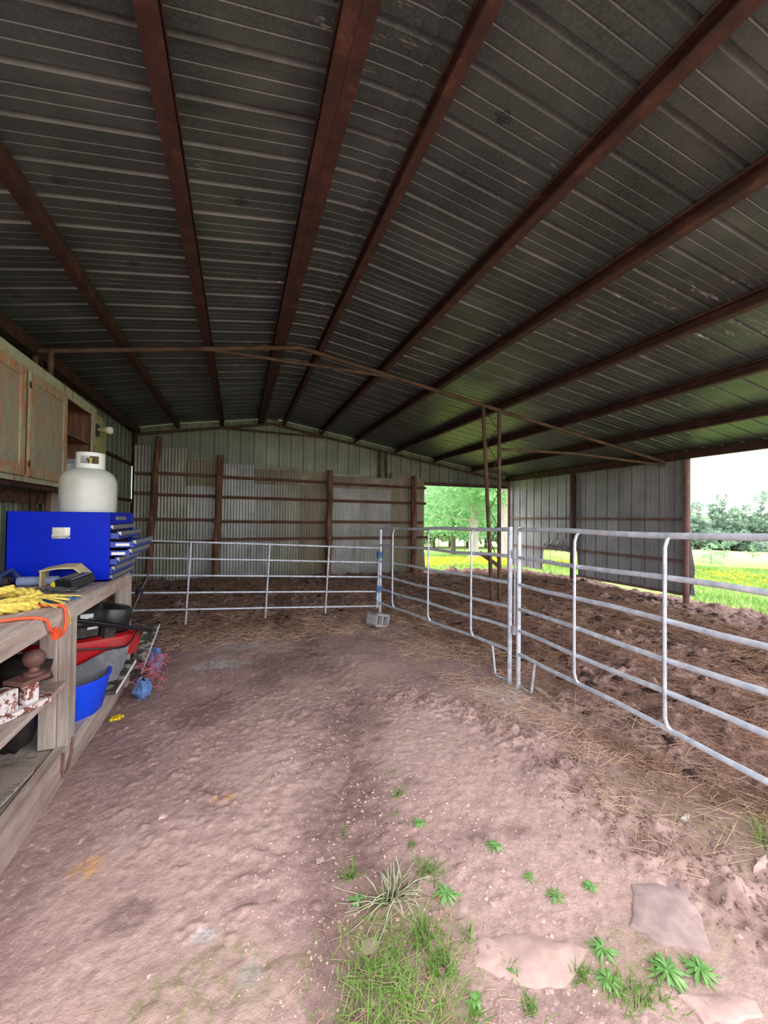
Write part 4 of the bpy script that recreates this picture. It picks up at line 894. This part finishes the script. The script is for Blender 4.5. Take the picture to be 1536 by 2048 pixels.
# clutter on the bench top
bz = 1.092
mb = MB(); mb.blob((-1.86, 3.86, bz+.07), (.22, .09, .075), 4, .16, 14, 8); mb.blob((-1.72, 3.82, bz+.06), (.12, .09, .065), 8, .2, 12, 7)
bg_ = tag(mb.build('crumpled_bag', M['darkbag'], smooth=True, loc=(-1.8, 3.85, bz)), 'dark crumpled bag lying in front of the tool chest', 'bag')
MB().tube([(-1.66, 3.74, bz+.01), (-1.65, 3.77, bz+.1), (-1.62, 3.86, bz+.13), (-1.58, 3.93, bz+.03)], .018, 8).build('strap', M['navy'], bg_, True)
tag(MB().lathe([(.03, 0), (.036, .005), (.036, .26), (.03, .27)], (-1.60, 3.90, bz+.037), 16, Matrix.Rotation(math.pi/2, 3, 'Y')).build('caulk_tube', M['label'], smooth=True, loc=(-1.6, 3.9, bz)), 'grey-blue printed tube lying against the tool chest', 'tube')
cbx = MB(); P = [[(-1.42, 3.78, bz+.13), (-1.30, 3.77, bz+.15), (-1.20, 3.77, bz+.15), (-1.13, 3.79, bz+.08)], [(-1.42, 3.93, bz+.14), (-1.30, 3.94, bz+.165), (-1.20, 3.94, bz+.165), (-1.13, 3.95, bz+.09)]]
add_sheet(cbx, P, (0, 0, -1), .012); cbx.bb((-1.42, 3.79, bz), (-1.41, 3.93, bz+.13)); tag(cbx.build('cardboard_sleeve', M['cardboard'], loc=(-1.3, 3.85, bz)), 'tan cardboard sleeve covering tools in front of the chest', 'cardboard')
ch = thing('charger_box', (-1.19, 3.72, bz), 'black plastic tool case with light trim sticking out of the cardboard', 'tool case')
rot = Matrix.Rotation(-.5, 3, 'Z') @ Matrix.Rotation(.18, 3, 'X'); MB().box((-1.17, 3.72, bz+.055), (.15, .2, .07), rot).build('case', M['black'], ch, bevel=.008)
tr = MB(); rr_ = rot
for a, b in (((-.06, -.08), (-.045, .09)), ((.045, -.08), (.06, .09)), ((-.045, .07), (.045, .085)), ((-.02, -.06), (.0, .04))):
    v = [(a[0], a[1], .036), (b[0], b[1], .040)]; c_ = Vector(((a[0]+b[0])/2, (a[1]+b[1])/2, .0365)); tr.box(Vector((-1.17, 3.72, bz+.055))+rr_ @ c_, (b[0]-a[0], b[1]-a[1], .004), rr_)
tr.build('trim_line', M['alu'], ch)
tag(MB().blob((-1.27, 3.70, bz+.03), (.045, .03, .03), 3, .2, 10, 6).build('plastic_scrap', M['yellow'], smooth=True, loc=(-1.27, 3.7, bz)), 'small yellow plastic piece beside the black tool case', 'plastic piece')
# chain
cm = MB()
for k in range(34):
    f = k/33; x = -1.42+.34*f+.03*math.sin(k*1.9); y = 3.55-.06*f+.05*math.sin(k*.8)+.03*math.cos(k*2.3); a = k*1.1
    cm.tube([(x+.024*math.cos(t)*math.cos(a)-.013*math.sin(t)*math.sin(a), y+.024*math.cos(t)*math.sin(a)+.013*math.sin(t)*math.cos(a), bz+.008+.02*(k % 3)*.5) for t in [i*.785 for i in range(9)]], .0045, 6)
tag(cm.build('chain_pile', M['chain'], smooth=True, loc=(-1.3, 3.5, bz)), 'small heap of galvanised chain on the bench top', 'chain', kind='stuff')
def rope(pts, r_, m, name, label, loc, strands=3, tw=26, cat='rope'):
    P = [Vector(p) for p in pts]; # smooth resample
    Q_ = []
    for i in range(len(P)-1):
        p0, p1, p2, p3 = P[max(i-1, 0)], P[i], P[i+1], P[min(i+2, len(P)-1)]
        for k in range(10):
            t = k/10; Q_.append(.5*((2*p1)+(p2-p0)*t+(2*p0-5*p1+4*p2-p3)*t*t+(3*p1-p0-3*p2+p3)*t**3))
    Q_.append(P[-1]); mb = MB()
    if strands == 1: mb.tube(Q_, r_, 8)
    else:
        for s_ in range(strands):
            pts2 = []
            for i, q in enumerate(Q_):
                d = (Q_[min(i+1, len(Q_)-1)]-Q_[max(i-1, 0)]).normalized(); a = d.cross(Vector((0, 0, 1))).normalized(); b = d.cross(a); an = 2*math.pi*s_/strands+i*.55
                pts2.append(q+(a*math.cos(an)+b*math.sin(an))*r_*.6)
            mb.tube(pts2, r_*.6, 6)
    return tag(mb.build(name, m, smooth=True, loc=loc), label, cat)
rope([(-1.75, 3.0, bz+.03), (-1.5, 3.12, bz+.05), (-1.3, 3.22, bz+.06), (-1.19, 3.16, bz+.04), (-1.28, 3.0, bz+.03), (-1.42, 2.86, bz+.03), (-1.5, 2.74, bz+.03), (-1.38, 2.70, bz+.03), (-1.22, 2.82, bz+.03), (-1.12, 2.96, bz+.02)], .026, M['yrope'], 'yellow_rope', 'thick yellow braided rope coiled on the near end of the bench', (-1.4, 3, bz))
rope([(-1.8, 2.8, bz+.02), (-1.6, 2.9, bz+.06), (-1.44, 2.98, bz+.07), (-1.35, 3.06, bz+.09), (-1.3, 3.12, bz+.1)], .022, M['yrope'], 'yellow_rope', 'upper loose length of yellow rope crossing over the coil', (-1.5, 3, bz))
fr_ = MB()
for k in range(26):
    a = Vector((-1.22+R.uniform(-.04, .04), 3.0+R.uniform(-.04, .04), bz+.03)); b = Vector((-1.02+R.uniform(-.06, .03), 3.1+R.uniform(-.25, .25), bz+.005+R.uniform(0, .02))); fr_.tube([a, (a+b)/2+Vector((0, 0, .03)), b], .0025, 4)
for k in range(3): fr_.tube([(-1.06, 3.0, bz+.01), (-1.0, 2.98+.02*k, bz+.012), (-.975, 2.96+.03*k, bz-.05), (-.972, 2.97+.03*k, bz-.12)], .0025, 4)
tag(fr_.build('frayed_twine', M['yrope'], smooth=True, loc=(-1.1, 3, bz)), 'frayed yellow rope ends hanging over the bench edge', 'twine', kind='stuff')
fr_ = MB()
for k in range(30):
    a = Vector((-1.2+R.uniform(-.06, .06), 3.2+R.uniform(-.03, .03), bz+.012)); b = a+Vector((R.uniform(.08, .2), R.uniform(-.12, .08), R.uniform(-.005, .01))); fr_.tube([a, b], .003, 4)
tag(fr_.build('frayed_twine', M['brope'], smooth=True, loc=(-1.1, 3.2, bz)), 'frayed blue rope end fanned on the bench top', 'twine', kind='stuff')
rope([(-1.9, 3.35, bz+.02), (-1.65, 3.45, bz+.03), (-1.45, 3.36, bz+.03), (-1.3, 3.4, bz+.03), (-1.2, 3.25, bz+.015)], .02, M['navy'], 'navy_strap', 'navy blue strap lying behind the yellow rope', (-1.5, 3.4, bz), 1, cat='strap')
ec = thing('orange_cord', (-1.0, 2.9, 1.0), 'orange cord loop with a frayed plug hanging off the bench edge', 'cord')
def cur(pts, r_): 
    P = [Vector(p) for p in pts]; Q_ = []
    for i in range(len(P)-1):
        p0, p1, p2, p3 = P[max(i-1, 0)], P[i], P[i+1], P[min(i+2, len(P)-1)]
        for k in range(6):
            t = k/6; Q_.append(.5*((2*p1)+(p2-p0)*t+(2*p0-5*p1+4*p2-p3)*t*t+(3*p1-p0-3*p2+p3)*t**3))
    return MB().tube(Q_+[P[-1]], r_, 8)
cur([(-1.35, 2.50, bz+.012), (-1.15, 2.60, bz+.012), (-1.04, 2.64, bz+.012), (-.975, 2.68, bz-.01), (-.965, 2.72, bz-.07), (-.965, 2.76, bz-.11)], .008).build('cord', M['orope'], ec, True)
cur([(-1.22, 2.95, bz+.02), (-1.08, 2.97, bz+.014), (-.985, 2.95, bz+.004), (-.962, 2.93, bz-.06), (-.962, 2.90, bz-.13), (-.962, 2.84, bz-.145), (-.965, 2.79, bz-.125)], .009).build('cord', M['orope'], ec, True)
pm = MB(); pm.box((-.962, 2.79, bz-.115), (.03, .06, .045), Matrix.Rotation(.3, 3, 'X'))
for k in range(14): a = R.uniform(0, 6.28); pm.tube([(-.962, 2.76, bz-.11), (-.955, 2.76+.035*math.cos(a), bz-.11+.035*math.sin(a))], .002, 4)
pm.build('plug', M['orope'], ec, True)

# frayed bundle and pale blue sheet on the ground past the mower, yellow clip
fm = MB(); 
for k in range(150):
    c = Vector((-.78+R.gauss(0, .06), 4.55+R.gauss(0, .2), .12+R.uniform(-.05, .12))); d = Vector((R.uniform(-1, 1), R.uniform(-1, 1), R.uniform(-.8, .5))).normalized()*.09
    e_ = c+d; e_.z = max(.015, e_.z); c.z = max(.02, c.z); fm.tube([c, (c+e_)/2+Vector((0, 0, .015)), e_], .003, 4)
tag(fm.build('twine_tangle', M['pinkrope'], smooth=True, loc=(-.8, 4.6, 0)), 'tangle of red and white baling twine on the ground beside the mower', 'twine', kind='stuff')
for y, z, s_, lab in ((4.85, .13, .11, 'crumpled pale blue plastic behind the farther plank'), (4.2, .08, .10, 'crumpled pale blue plastic below the nearer plank')):
    tag(MB().blob((-.80, y, z), (s_*.7, s_, s_), int(y*10), .3, 10, 6).build('blue_plastic', M['paleblue'], loc=(-.8, y, .01)), lab, 'plastic')
x, y = gnd(230, 1441); yc = MB()
for k in range(4): yc.box((x+.018*k-.02, y+.01*k, gz(x, y)+.012), (.012, .05, .02), Matrix.Rotation(.3*k, 3, 'Z'))
yc.box((x, y, gz(x, y)+.006), (.08, .02, .01)); tag(yc.build('yellow_clip', M['yellow'], loc=(x, y, gz(x, y))), 'small bright yellow plastic clip on the clay beside the bench', 'clip')
sk = MB()
for k in range(4): sk.blob((-1.7+.16*k, 2.0+.35*k, .70), (.16, .18, .1), 20+k, .25, 10, 6)
tag(sk.build('dark_clutter', M['darkbag'], smooth=True, loc=(-1.5, 2.5, .62)), 'dark heap of junk at the back of the bench shelf', 'junk', kind='stuff')
tag(MB().blob((-1.7, 4.25, .42), (.3, .22, .24), 31, .2, 12, 7).build('dark_sack', M['darkbag'], smooth=True, loc=(-1.7, 4.25, .19)), 'dark sack in the shadow behind the mower', 'sack')

tag(MB().blob((-1.29, 3.12, .35), (.12, .06, .17), 37, .2, 12, 7).build('dark_sack', M['darkbag'], smooth=True, loc=(-1.29, 3.12, .19)), 'dark lump under the bench shelf left of the middle leg', 'sack')

# ------------------------------------------------------------------ stones and plants in the foreground clay
def slab(pxs, m, label, h=.02, seed=0, name='flat_rock'):
    P = [gnd(*p) for p in pxs]; rr_ = random.Random(seed); Q_ = []
    for i in range(len(P)):
        a, b = P[i], P[(i+1) % len(P)]
        for k in range(4): t = k/4; Q_.append((a[0]+(b[0]-a[0])*t+rr_.uniform(-.01, .01), a[1]+(b[1]-a[1])*t+rr_.uniform(-.01, .01)))
    cx_ = sum(p[0] for p in Q_)/len(Q_); cy2 = sum(p[1] for p in Q_)/len(Q_); z0 = gz(cx_, cy2); mb = MB(); n = len(Q_); vs = []
    for s_, z in ((1.04, -.04), (1.0, h*.2), (.93, h*.8), (.5, h*1.15)): vs += [(cx_+(x-cx_)*s_, cy2+(y-cy2)*s_, z0+z+rr_.uniform(-.002, .002)) for x, y in Q_]
    fs = [(i*n+k, i*n+(k+1) % n, (i+1)*n+(k+1) % n, (i+1)*n+k) for i in range(3) for k in range(n)]+[tuple(3*n+k for k in range(n))]
    mb.add(vs, fs); return tag(mb.build(name, m, smooth=True, loc=(cx_, cy2, z0)), label, 'rock')
slab([(1265, 1770), (1365, 1760), (1430, 1905), (1330, 1890), (1262, 1850)], M['stone2'], 'large flat grey-pink rock set in the clay at lower right', .008, 1)
slab([(955, 1880), (1060, 1870), (1170, 1905), (1130, 1985), (1010, 1965), (950, 1940)], M['stone'], 'broad pale sandstone slab in the clay at bottom centre', .008, 2)
slab([(1358, 1990), (1500, 1995), (1530, 2040), (1400, 2047)], M['stone'], 'pale rock at the very bottom right corner', .015, 3)
slab([(1360, 1632), (1378, 1630), (1376, 1642), (1362, 1643)], M['white'], 'small white stone chip near the muddy hoof track', .01, 4, 'stone_chip')
slab([(1400, 1745), (1424, 1750), (1418, 1762), (1402, 1758)], M['pebble'], 'pale pink stone chip at right beside the big flat rock', .01, 5, 'stone_chip')
slab([(1510, 1722), (1536, 1716), (1534, 1738), (1512, 1742)], M['pebble'], 'pink stone at the right edge below the fence grass', .02, 6, 'stone_chip')
slab([(318, 1628), (330, 1626), (334, 1636), (320, 1639)], M['pebble'], 'single pinkish stone on the smooth clay at left', .008, 7, 'stone_chip')

def blades(x, y, n, L, spread, w_, m, name, label, cat='grass', curl=-.55, sd=1, up=.9, loc=None, kind=None, rbase=.02):
    r = np.random.RandomState(sd); a = r.uniform(0, 2*math.pi, n); t = r.uniform(.15, spread, n); bx = x+r.normal(0, rbase, n); by = y+r.normal(0, rbase, n)
    D = np.stack([np.cos(a)*np.sin(t), np.sin(a)*np.sin(t), np.cos(t)], 1); LL = L*r.uniform(.5, 1.1, n); P = np.stack([bx, by, shed_h(bx, by)-.004], 1)
    side = np.stack([-np.sin(a), np.cos(a), np.zeros(n)], 1); V_ = []
    for f, k in ((0, .8), (.35, 1.), (.7, .75), (1., .08)):
        c = P+D*(LL*f)[:, None]; c[:, 2] += curl*LL*f*f*np.sin(t); c[:, 2] = np.maximum(c[:, 2], shed_h(c[:, 0], c[:, 1])+.003)
        V_ += [c-side*w_*k, c+side*w_*k, c+np.array([0, 0, -1.])*w_*.5*k]
    VV = np.stack(V_, 1).reshape(-1, 3); b = (np.arange(n)*12)[:, None]; fs = []
    for i in range(3):
        for p, q in ((0, 1), (1, 2), (2, 0)): fs.append(np.concatenate([b+i*3+p, b+i*3+q, b+(i+1)*3+q, b+(i+1)*3+p], 1))
    o = np_mesh(name, VV, np.stack(fs, 1).reshape(-1, 4), m); 
    z = gz(x, y); o.data.transform(Matrix.Translation((-x, -y, -z))); o.location = (x, y, z)
    return tag(o, label, cat, kind=kind)
def rosette(x, y, n, L, w_, name, label, sd=1, tall=.25):
    r = random.Random(sd); mb = MB(); z = gz(x, y)
    for k in range(n):
        a = 2*math.pi*k/n*1.0+r.uniform(-.3, .3); l = L*r.uniform(.6, 1.1); e = r.uniform(.25, 1.1) if k % 2 else r.uniform(.1, .5); ca_, sa_ = math.cos(a), math.sin(a); rows_ = []
        zb = r.uniform(0, tall*L)
        for f, ww in ((0, .15), (.25, .5), (.55, .8), (.8, .62), (1., .06)):
            d = l*f; h = zb+d*math.sin(e)*.8-.45*l*f*f; cxx, cyy = x+ca_*d*math.cos(e), y+sa_*d*math.cos(e); zz_ = max(z+h, z+.004)
            rows_.append([(cxx-sa_*w_*ww, cyy+ca_*w_*ww, zz_+.15*w_*ww), (cxx, cyy, zz_), (cxx+sa_*w_*ww, cyy-ca_*w_*ww, zz_+.15*w_*ww)])
        add_sheet(mb, rows_, (0, 0, 1), .0012)
    return tag(mb.build(name, M['weed'], smooth=True, loc=(x, y, z)), label, 'weed')
x, y = gnd(785, 1790)
blades(x, y, 64, .28, 1.55, .0042, M['blade2'], 'wild_onion', 'large pale wilted grass clump with drooping blades at lower centre', 'plant', -1.0, 5)
TUF = [(690, 1660, 14, .09, 'thin pale grass tuft left of the middle rut plants', 3), (795, 1590, 30, .09, 'bright little grass tuft high up in the middle of the clay', 4), (785, 1545, 10, .06, 'tiny grass sprig farthest up the clay', 6),
       (788, 1625, 10, .05, 'tiny grass sprig below the bright little tuft', 9), (700, 1750, 34, .12, 'ragged grass tuft left of the big wilted clump', 7), (860, 1745, 60, .12, 'bushy grass tuft upper right of the big wilted clump', 8),
       (845, 1880, 60, .13, 'dense upright grass tuft right above the long grass patch', 10), (935, 1880, 24, .07, 'small grass tuft alone right of the dense tuft', 11), (825, 1690, 16, .06, 'faint grass sprig left of the broadleaf sprout', 12),
       (885, 1940, 60, .10, 'loose spreading grass tuft at the right edge of the long grass patch', 13), (1028, 1945, 20, .06, 'small tuft growing on the pale sandstone slab', 14), (1060, 2025, 30, .06, 'low tuft at the bottom edge below the sandstone', 15),
       (1165, 1960, 40, .08, 'low tuft right of the sandstone slab', 16), (1250, 1990, 60, .09, 'bottom tuft between sandstone and the corner rock', 17), (1530, 1690, 44, .22, 'long green grass tuft at the right edge under the fence', 18),
       (1310, 2000, 50, .08, 'low grass below the two leafy weeds at lower right', 23), (950, 2040, 30, .07, 'low grass at the bottom edge right of the patch', 24)]
for px, py, n, L, lab, sd in TUF:
    x, y = gnd(px, py); blades(x, y, n, L, 1.2, .0017, M['blade'], 'grass_tuft', lab, 'grass', -.4, sd, rbase=.03 if n > 40 else .012)
WEED = [(838, 1648, 10, .05, .012, 'broadleaf sprout in the middle above the wilted clump'), (988, 1695, 12, .055, .010, 'leafy weed beside the dark wet hollows'), (893, 1790, 16, .075, .011, 'star-shaped leafy weed right of the wilted clump'),
        (712, 1790, 7, .05, .014, 'small broadleaf weed left of the wilted clump'), (1110, 1795, 14, .055, .007, 'leafy weed with narrow leaves near the right centre'), (1180, 1775, 8, .045, .012, 'pale leafy weed right of the narrow-leaved weed'),
        (1058, 1755, 8, .045, .007, 'thin weed sprout above the narrow-leaved weed'), (1205, 1905, 16, .07, .010, 'flat leafy weed right of the sandstone slab'), (1335, 1950, 26, .085, .012, 'large leafy weed patch under the big flat rock'),
        (1400, 1945, 22, .075, .010, 'feathery leafy weed right of the large weed patch'), (1215, 1965, 14, .06, .012, 'rounded leafy weed at the bottom right of the sandstone'), (1030, 1955, 8, .04, .01, 'small weed on the sandstone slab'), (950, 2010, 9, .045, .014, 'little heart-leaved weed near the bottom edge')]
for i, (px, py, n, L, w_, lab) in enumerate(WEED):
    x, y = gnd(px, py); rosette(x, y, int(n*1.7), L*.95, w_*.55, 'broadleaf_weed', lab, 50+i)
# long grass patch at the bottom
r = np.random.RandomState(77); n = 620
cxg, cyg = gnd(785, 1960); xg, yg = r.normal(cxg, .12, n), r.normal(cyg-.04, .13, n); a = r.uniform(0, 6.283, n); t = r.uniform(.1, 1.0, n)
D = np.stack([np.cos(a)*np.sin(t), np.sin(a)*np.sin(t), np.cos(t)], 1)
tag(ribbons('grass_patch', np.stack([xg, yg, shed_h(xg, yg)], 1), D, r.uniform(.06, .17, n), np.full(n, .0013), M['blade'], bend=np.full(n, -.45)), 'long bright grass patch at the bottom centre edge', 'grass', kind='stuff')
n = 260; xg, yg = r.normal(cxg-.0, .14, n), r.normal(cyg, .16, n); a = r.uniform(0, 6.283, n); D = np.stack([np.cos(a), np.sin(a), np.full(n, .25)], 1)
tag(ribbons('dry_grass', np.stack([xg, yg, shed_h(xg, yg)+.005], 1), D, r.uniform(.04, .12, n), np.full(n, .0014), M['strawl'], bend=np.full(n, -.2)), 'dry pale stems mixed through the bottom grass patch', 'grass', kind='stuff')
for i, (px, py, s_) in enumerate(((740, 1885, .035), (1395, 1845, .02), (640, 1722, .02))):
    x, y = gnd(px, py); mb = MB(); add_sheet(mb, [[(x-s_, y-s_*.6, gz(x, y)+.006), (x, y-s_, gz(x, y)+.016), (x+s_, y-s_*.4, gz(x, y)+.008)], [(x-s_*.8, y+s_*.7, gz(x, y)+.014), (x, y+s_*.9, gz(x, y)+.006), (x+s_*.9, y+s_*.6, gz(x, y)+.018)]], (0, 0, 1), .001)
    tag(mb.build('dead_leaf', M['pebble'], smooth=True, loc=(x, y, gz(x, y))), ['curled dead leaf above the bottom grass patch', 'small dead leaf beside the right side ruts', 'small dead leaf left of the rut plants'][i], 'leaf')

# ------------------------------------------------------------------ meadow plants and trees
r = np.random.RandomState(99)
def scatter(n, d0, d1, px0, px1):
    D_ = np.sqrt(r.uniform(d0*d0, d1*d1, n)); px = r.uniform(px0, px1, n)
    X = D_*FW.x+R2.x*((px-768)/F_PX)*D_; Y = D_*FW.y+R2.y*((px-768)/F_PX)*D_; k = ((X > 8.7) | (Y > 11.3)); return X[k], Y[k]
for (n, d0, d1, p0, p1, L, w_, lab) in ((22000, 6, 26, 1330, 1700, .16, .006, 'green meadow grass right of the shed'), (16000, 10, 26, 780, 1200, .16, .006, 'green meadow grass behind the shed')):
    X, Y = scatter(n, d0, d1, p0, p1); k = len(X); a = r.uniform(0, 6.283, k); t = r.uniform(.05, .7, k); D = np.stack([np.cos(a)*np.sin(t), np.sin(a)*np.sin(t), np.cos(t)], 1)
    tag(ribbons('meadow_grass', np.stack([X, Y, field_h(X, Y)-.02], 1), D, r.uniform(.5, 1.3, k)*L, np.full(k, w_)*.6*(1+np.hypot(X, Y)*.03), M['fieldgrass'], bend=np.full(k, -.2)), lab, 'grass', kind='stuff')
def flowers(name, n, d0, d1, p0, p1, lab, thr):
    X, Y = scatter(n, d0, d1, p0, p1); k = fbm(X, Y, .55, 3, 8) > thr; X, Y = X[k], Y[k]; k = len(X); Z = field_h(X, Y)+r.uniform(.08, .24, k); s_ = r.uniform(.018, .034, k)
    offs = np.array([[1, 0, 0], [0, 1, 0], [-1, 0, 0], [0, -1, 0], [0, 0, .6], [0, 0, -.6]]); C_ = np.stack([X, Y, Z], 1)
    V_ = (C_[:, None, :]+offs[None]*s_[:, None, None]).reshape(-1, 3); b = (np.arange(k)*6)[:, None, None]; T = np.array([[0, 1, 4], [1, 2, 4], [2, 3, 4], [3, 0, 4], [1, 0, 5], [2, 1, 5], [3, 2, 5], [0, 3, 5]])
    return tag(np_mesh(name, V_, (b+T[None]).reshape(-1, 3), M['petal']), lab, 'flowers', kind='stuff')
flowers('yellow_flowers', 4200, 14, 21, 780, 1200, 'band of yellow buttercups in the meadow behind the shed', .42)
flowers('yellow_flowers', 2600, 11, 26, 1340, 1700, 'drift of yellow buttercups in the meadow on the right', .5)

def leafcloud(cs, n, size, seed, flat=.6):
    """cs: list of (centre, radii); returns quads"""
    rr_ = np.random.RandomState(seed); wts = np.array([c[1][0]*c[1][2] for c in cs]); wts = wts/wts.sum(); idx = rr_.choice(len(cs), n, p=wts)
    C0 = np.array([c[0] for c in cs])[idx]; RR = np.array([c[1] for c in cs])[idx]; d = rr_.normal(size=(n, 3)); d /= np.linalg.norm(d, axis=1, keepdims=True)
    P = C0+d*RR*(rr_.uniform(.25, 1, n)**.5)[:, None]
    u = rr_.normal(size=(n, 3)); u[:, 2] *= flat; u /= np.linalg.norm(u, axis=1, keepdims=True); v = np.cross(u, rr_.normal(size=(n, 3))); v /= np.linalg.norm(v, axis=1, keepdims=True)
    s_ = size*rr_.uniform(.5, 1.2, n)[:, None]; return np.stack([P-u*s_, P-v*s_*.45, P+u*s_, P+v*s_*.45], 1).reshape(-1, 3)
def tree(name, x, y, H, Wd, m, label, group=None, n=1500, size=.25, seed=0, trunk_r=.2, crown0=.25, shape='round', tm='trunkd', lean=0, cat='tree'):
    z = float(field_h(x, y)); rr_ = random.Random(seed); t = thing(name, (x, y, z), label, cat, group)
    ht_ = H*.8; tp = [(x+lean*f*f+.1*math.sin(f*6+seed)*f, y, z-.2+(ht_+.2)*f) for f in (0, .15, .3, .45, .6, .8, 1)]
    mb = MB().tube(tp, [trunk_r*k for k in (1.25, 1, .92, .8, .62, .38, .12)], 10); cs = []
    nb = 12 if H > 6 else 6
    for k in range(nb):
        f = crown0+(.92-crown0)*(k+.5)/nb; i = f*6/1.0; i0 = min(5, int(i)); b = Vector(tp[i0]).lerp(Vector(tp[i0+1]), i-i0); an = k*2.4+seed
        if shape == 'cone': ln = Wd*.5*(1.05-f)*1.35
        else: ln = Wd*.5*math.sin(max(.25, min(1, (f-crown0+.18)/(1.15-crown0)))*math.pi)**.6
        ln *= rr_.uniform(.75, 1.1); e = b+Vector((math.cos(an)*ln, math.sin(an)*ln, ln*rr_.uniform(.0, .35)))
        mb.tube([b, b.lerp(e, .5)+Vector((0, 0, -.04*ln)), e], [trunk_r*.3*(1.1-f), trunk_r*.18*(1.1-f), .012], 6)
        cs.append((tuple(b.lerp(e, .8)), (ln*.5, ln*.5, H*.075+.1*ln))); cs.append((tuple(b.lerp(e, .4)), (ln*.45, ln*.45, H*.07+.08*ln)))
    cs.append(((tp[-1][0], tp[-1][1], z+H*.86), (Wd*.16, Wd*.16, H*.13)))
    mb.build('trunk', M[tm], t, True)
    Vv = leafcloud(cs, n, size, seed); Vv = Vv-np.array([x, y, z]); k = n
    o = np_mesh('foliage', Vv, np.arange(k*4).reshape(-1, 4), M[m]); o.parent = t; return t
x, y = spot(948, 28.5); tree('oak_tree', x, y, 15, 14, 'leafA', 'big pale-barked tree standing in the opening, forked trunk', n=9000, size=.22, seed=3, trunk_r=.30, crown0=.22, tm='trunk', lean=.6)
x, y = spot(907, 33); tree('oak_tree', x, y, 9, 8.5, 'leafA', 'smaller dark-trunked tree left of the big pale one', n=5200, size=.2, seed=5, trunk_r=.2, crown0=.22)
x, y = spot(1007, 25); tree('oak_tree', x, y, 14, 9, 'leafA', 'pinkish tree trunk seen right of the lattice column', n=5000, size=.22, seed=8, trunk_r=.34, crown0=.34, tm='trunk')
BK = [(800, 46, 9, 8, 'leafC'), (835, 50, 8.5, 8, 'leafA'), (868, 47, 8, 8, 'leafC'), (900, 54, 13, 10, 'leafB'), (935, 50, 12, 10, 'leafA'), (972, 52, 12, 9, 'leafB'), (1008, 48, 12, 9, 'leafB'), (1050, 50, 11, 9, 'leafA'), (1100, 52, 11, 9, 'leafC'), (1150, 55, 12, 9, 'leafB')]
for i, (px, D_, H, W_, mt) in enumerate(BK):
    x, y = spot(px, D_); tree('woodland_tree', x, y, H, W_, mt, 'soft green tree in the woods behind the back opening', 'woodland trees behind the back opening', n=2600, size=.34, seed=20+i, trunk_r=.16, crown0=.12)
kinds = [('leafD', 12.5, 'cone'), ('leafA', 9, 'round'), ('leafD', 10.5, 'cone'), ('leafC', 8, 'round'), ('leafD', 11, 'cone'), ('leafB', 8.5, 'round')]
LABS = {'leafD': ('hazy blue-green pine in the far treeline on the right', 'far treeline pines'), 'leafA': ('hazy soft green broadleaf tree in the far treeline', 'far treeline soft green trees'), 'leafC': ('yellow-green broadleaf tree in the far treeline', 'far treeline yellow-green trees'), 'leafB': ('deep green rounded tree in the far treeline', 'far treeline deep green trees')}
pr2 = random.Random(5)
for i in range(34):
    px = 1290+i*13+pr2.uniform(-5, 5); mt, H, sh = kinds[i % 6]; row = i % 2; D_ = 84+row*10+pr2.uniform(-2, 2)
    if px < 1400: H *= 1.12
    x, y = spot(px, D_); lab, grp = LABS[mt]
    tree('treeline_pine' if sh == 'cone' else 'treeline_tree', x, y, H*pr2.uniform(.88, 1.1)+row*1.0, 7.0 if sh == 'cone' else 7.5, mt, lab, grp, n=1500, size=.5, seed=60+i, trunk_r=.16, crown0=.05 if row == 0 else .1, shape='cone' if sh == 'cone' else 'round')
for px, D_, H, W_, lab in ((1422, 30, 1.5, 2.2, 'pale bushy shrub in the meadow on the right'), (1448, 42, 1.6, 1.2, 'small dark sapling in the meadow'), (1505, 44, 1.9, 1.3, 'small conifer sapling at the right of the meadow')):
    x, y = spot(px, D_); tree('shrub' if W_ > 2 else 'sapling', x, y, H, W_, 'leafA' if W_ > 2 else 'leafB', lab, n=420 if W_ > 2 else 160, size=.11, seed=int(px), trunk_r=.03, crown0=.05, cat='shrub' if W_ > 2 else 'sapling')
x, y = spot(905, 38); fw_ = thing('field_fence', (x, y, -1.2), 'thin post and wire fence across the meadow behind the shed', 'fence')
for i in range(14):
    px = 800+i*26; x, y = spot(px, 40); z = float(field_h(x, y)); MB().tube([(x, y, z-.1), (x, y, z+1.2)], .045, 6).build('fence_post', M['trunkd'], fw_)
for h in (.5, .9): MB().tube([(*spot(800+i*26, 40), float(field_h(*spot(800+i*26, 40)))+h) for i in range(14)], .008, 4).build('wire', M['wire'], fw_)
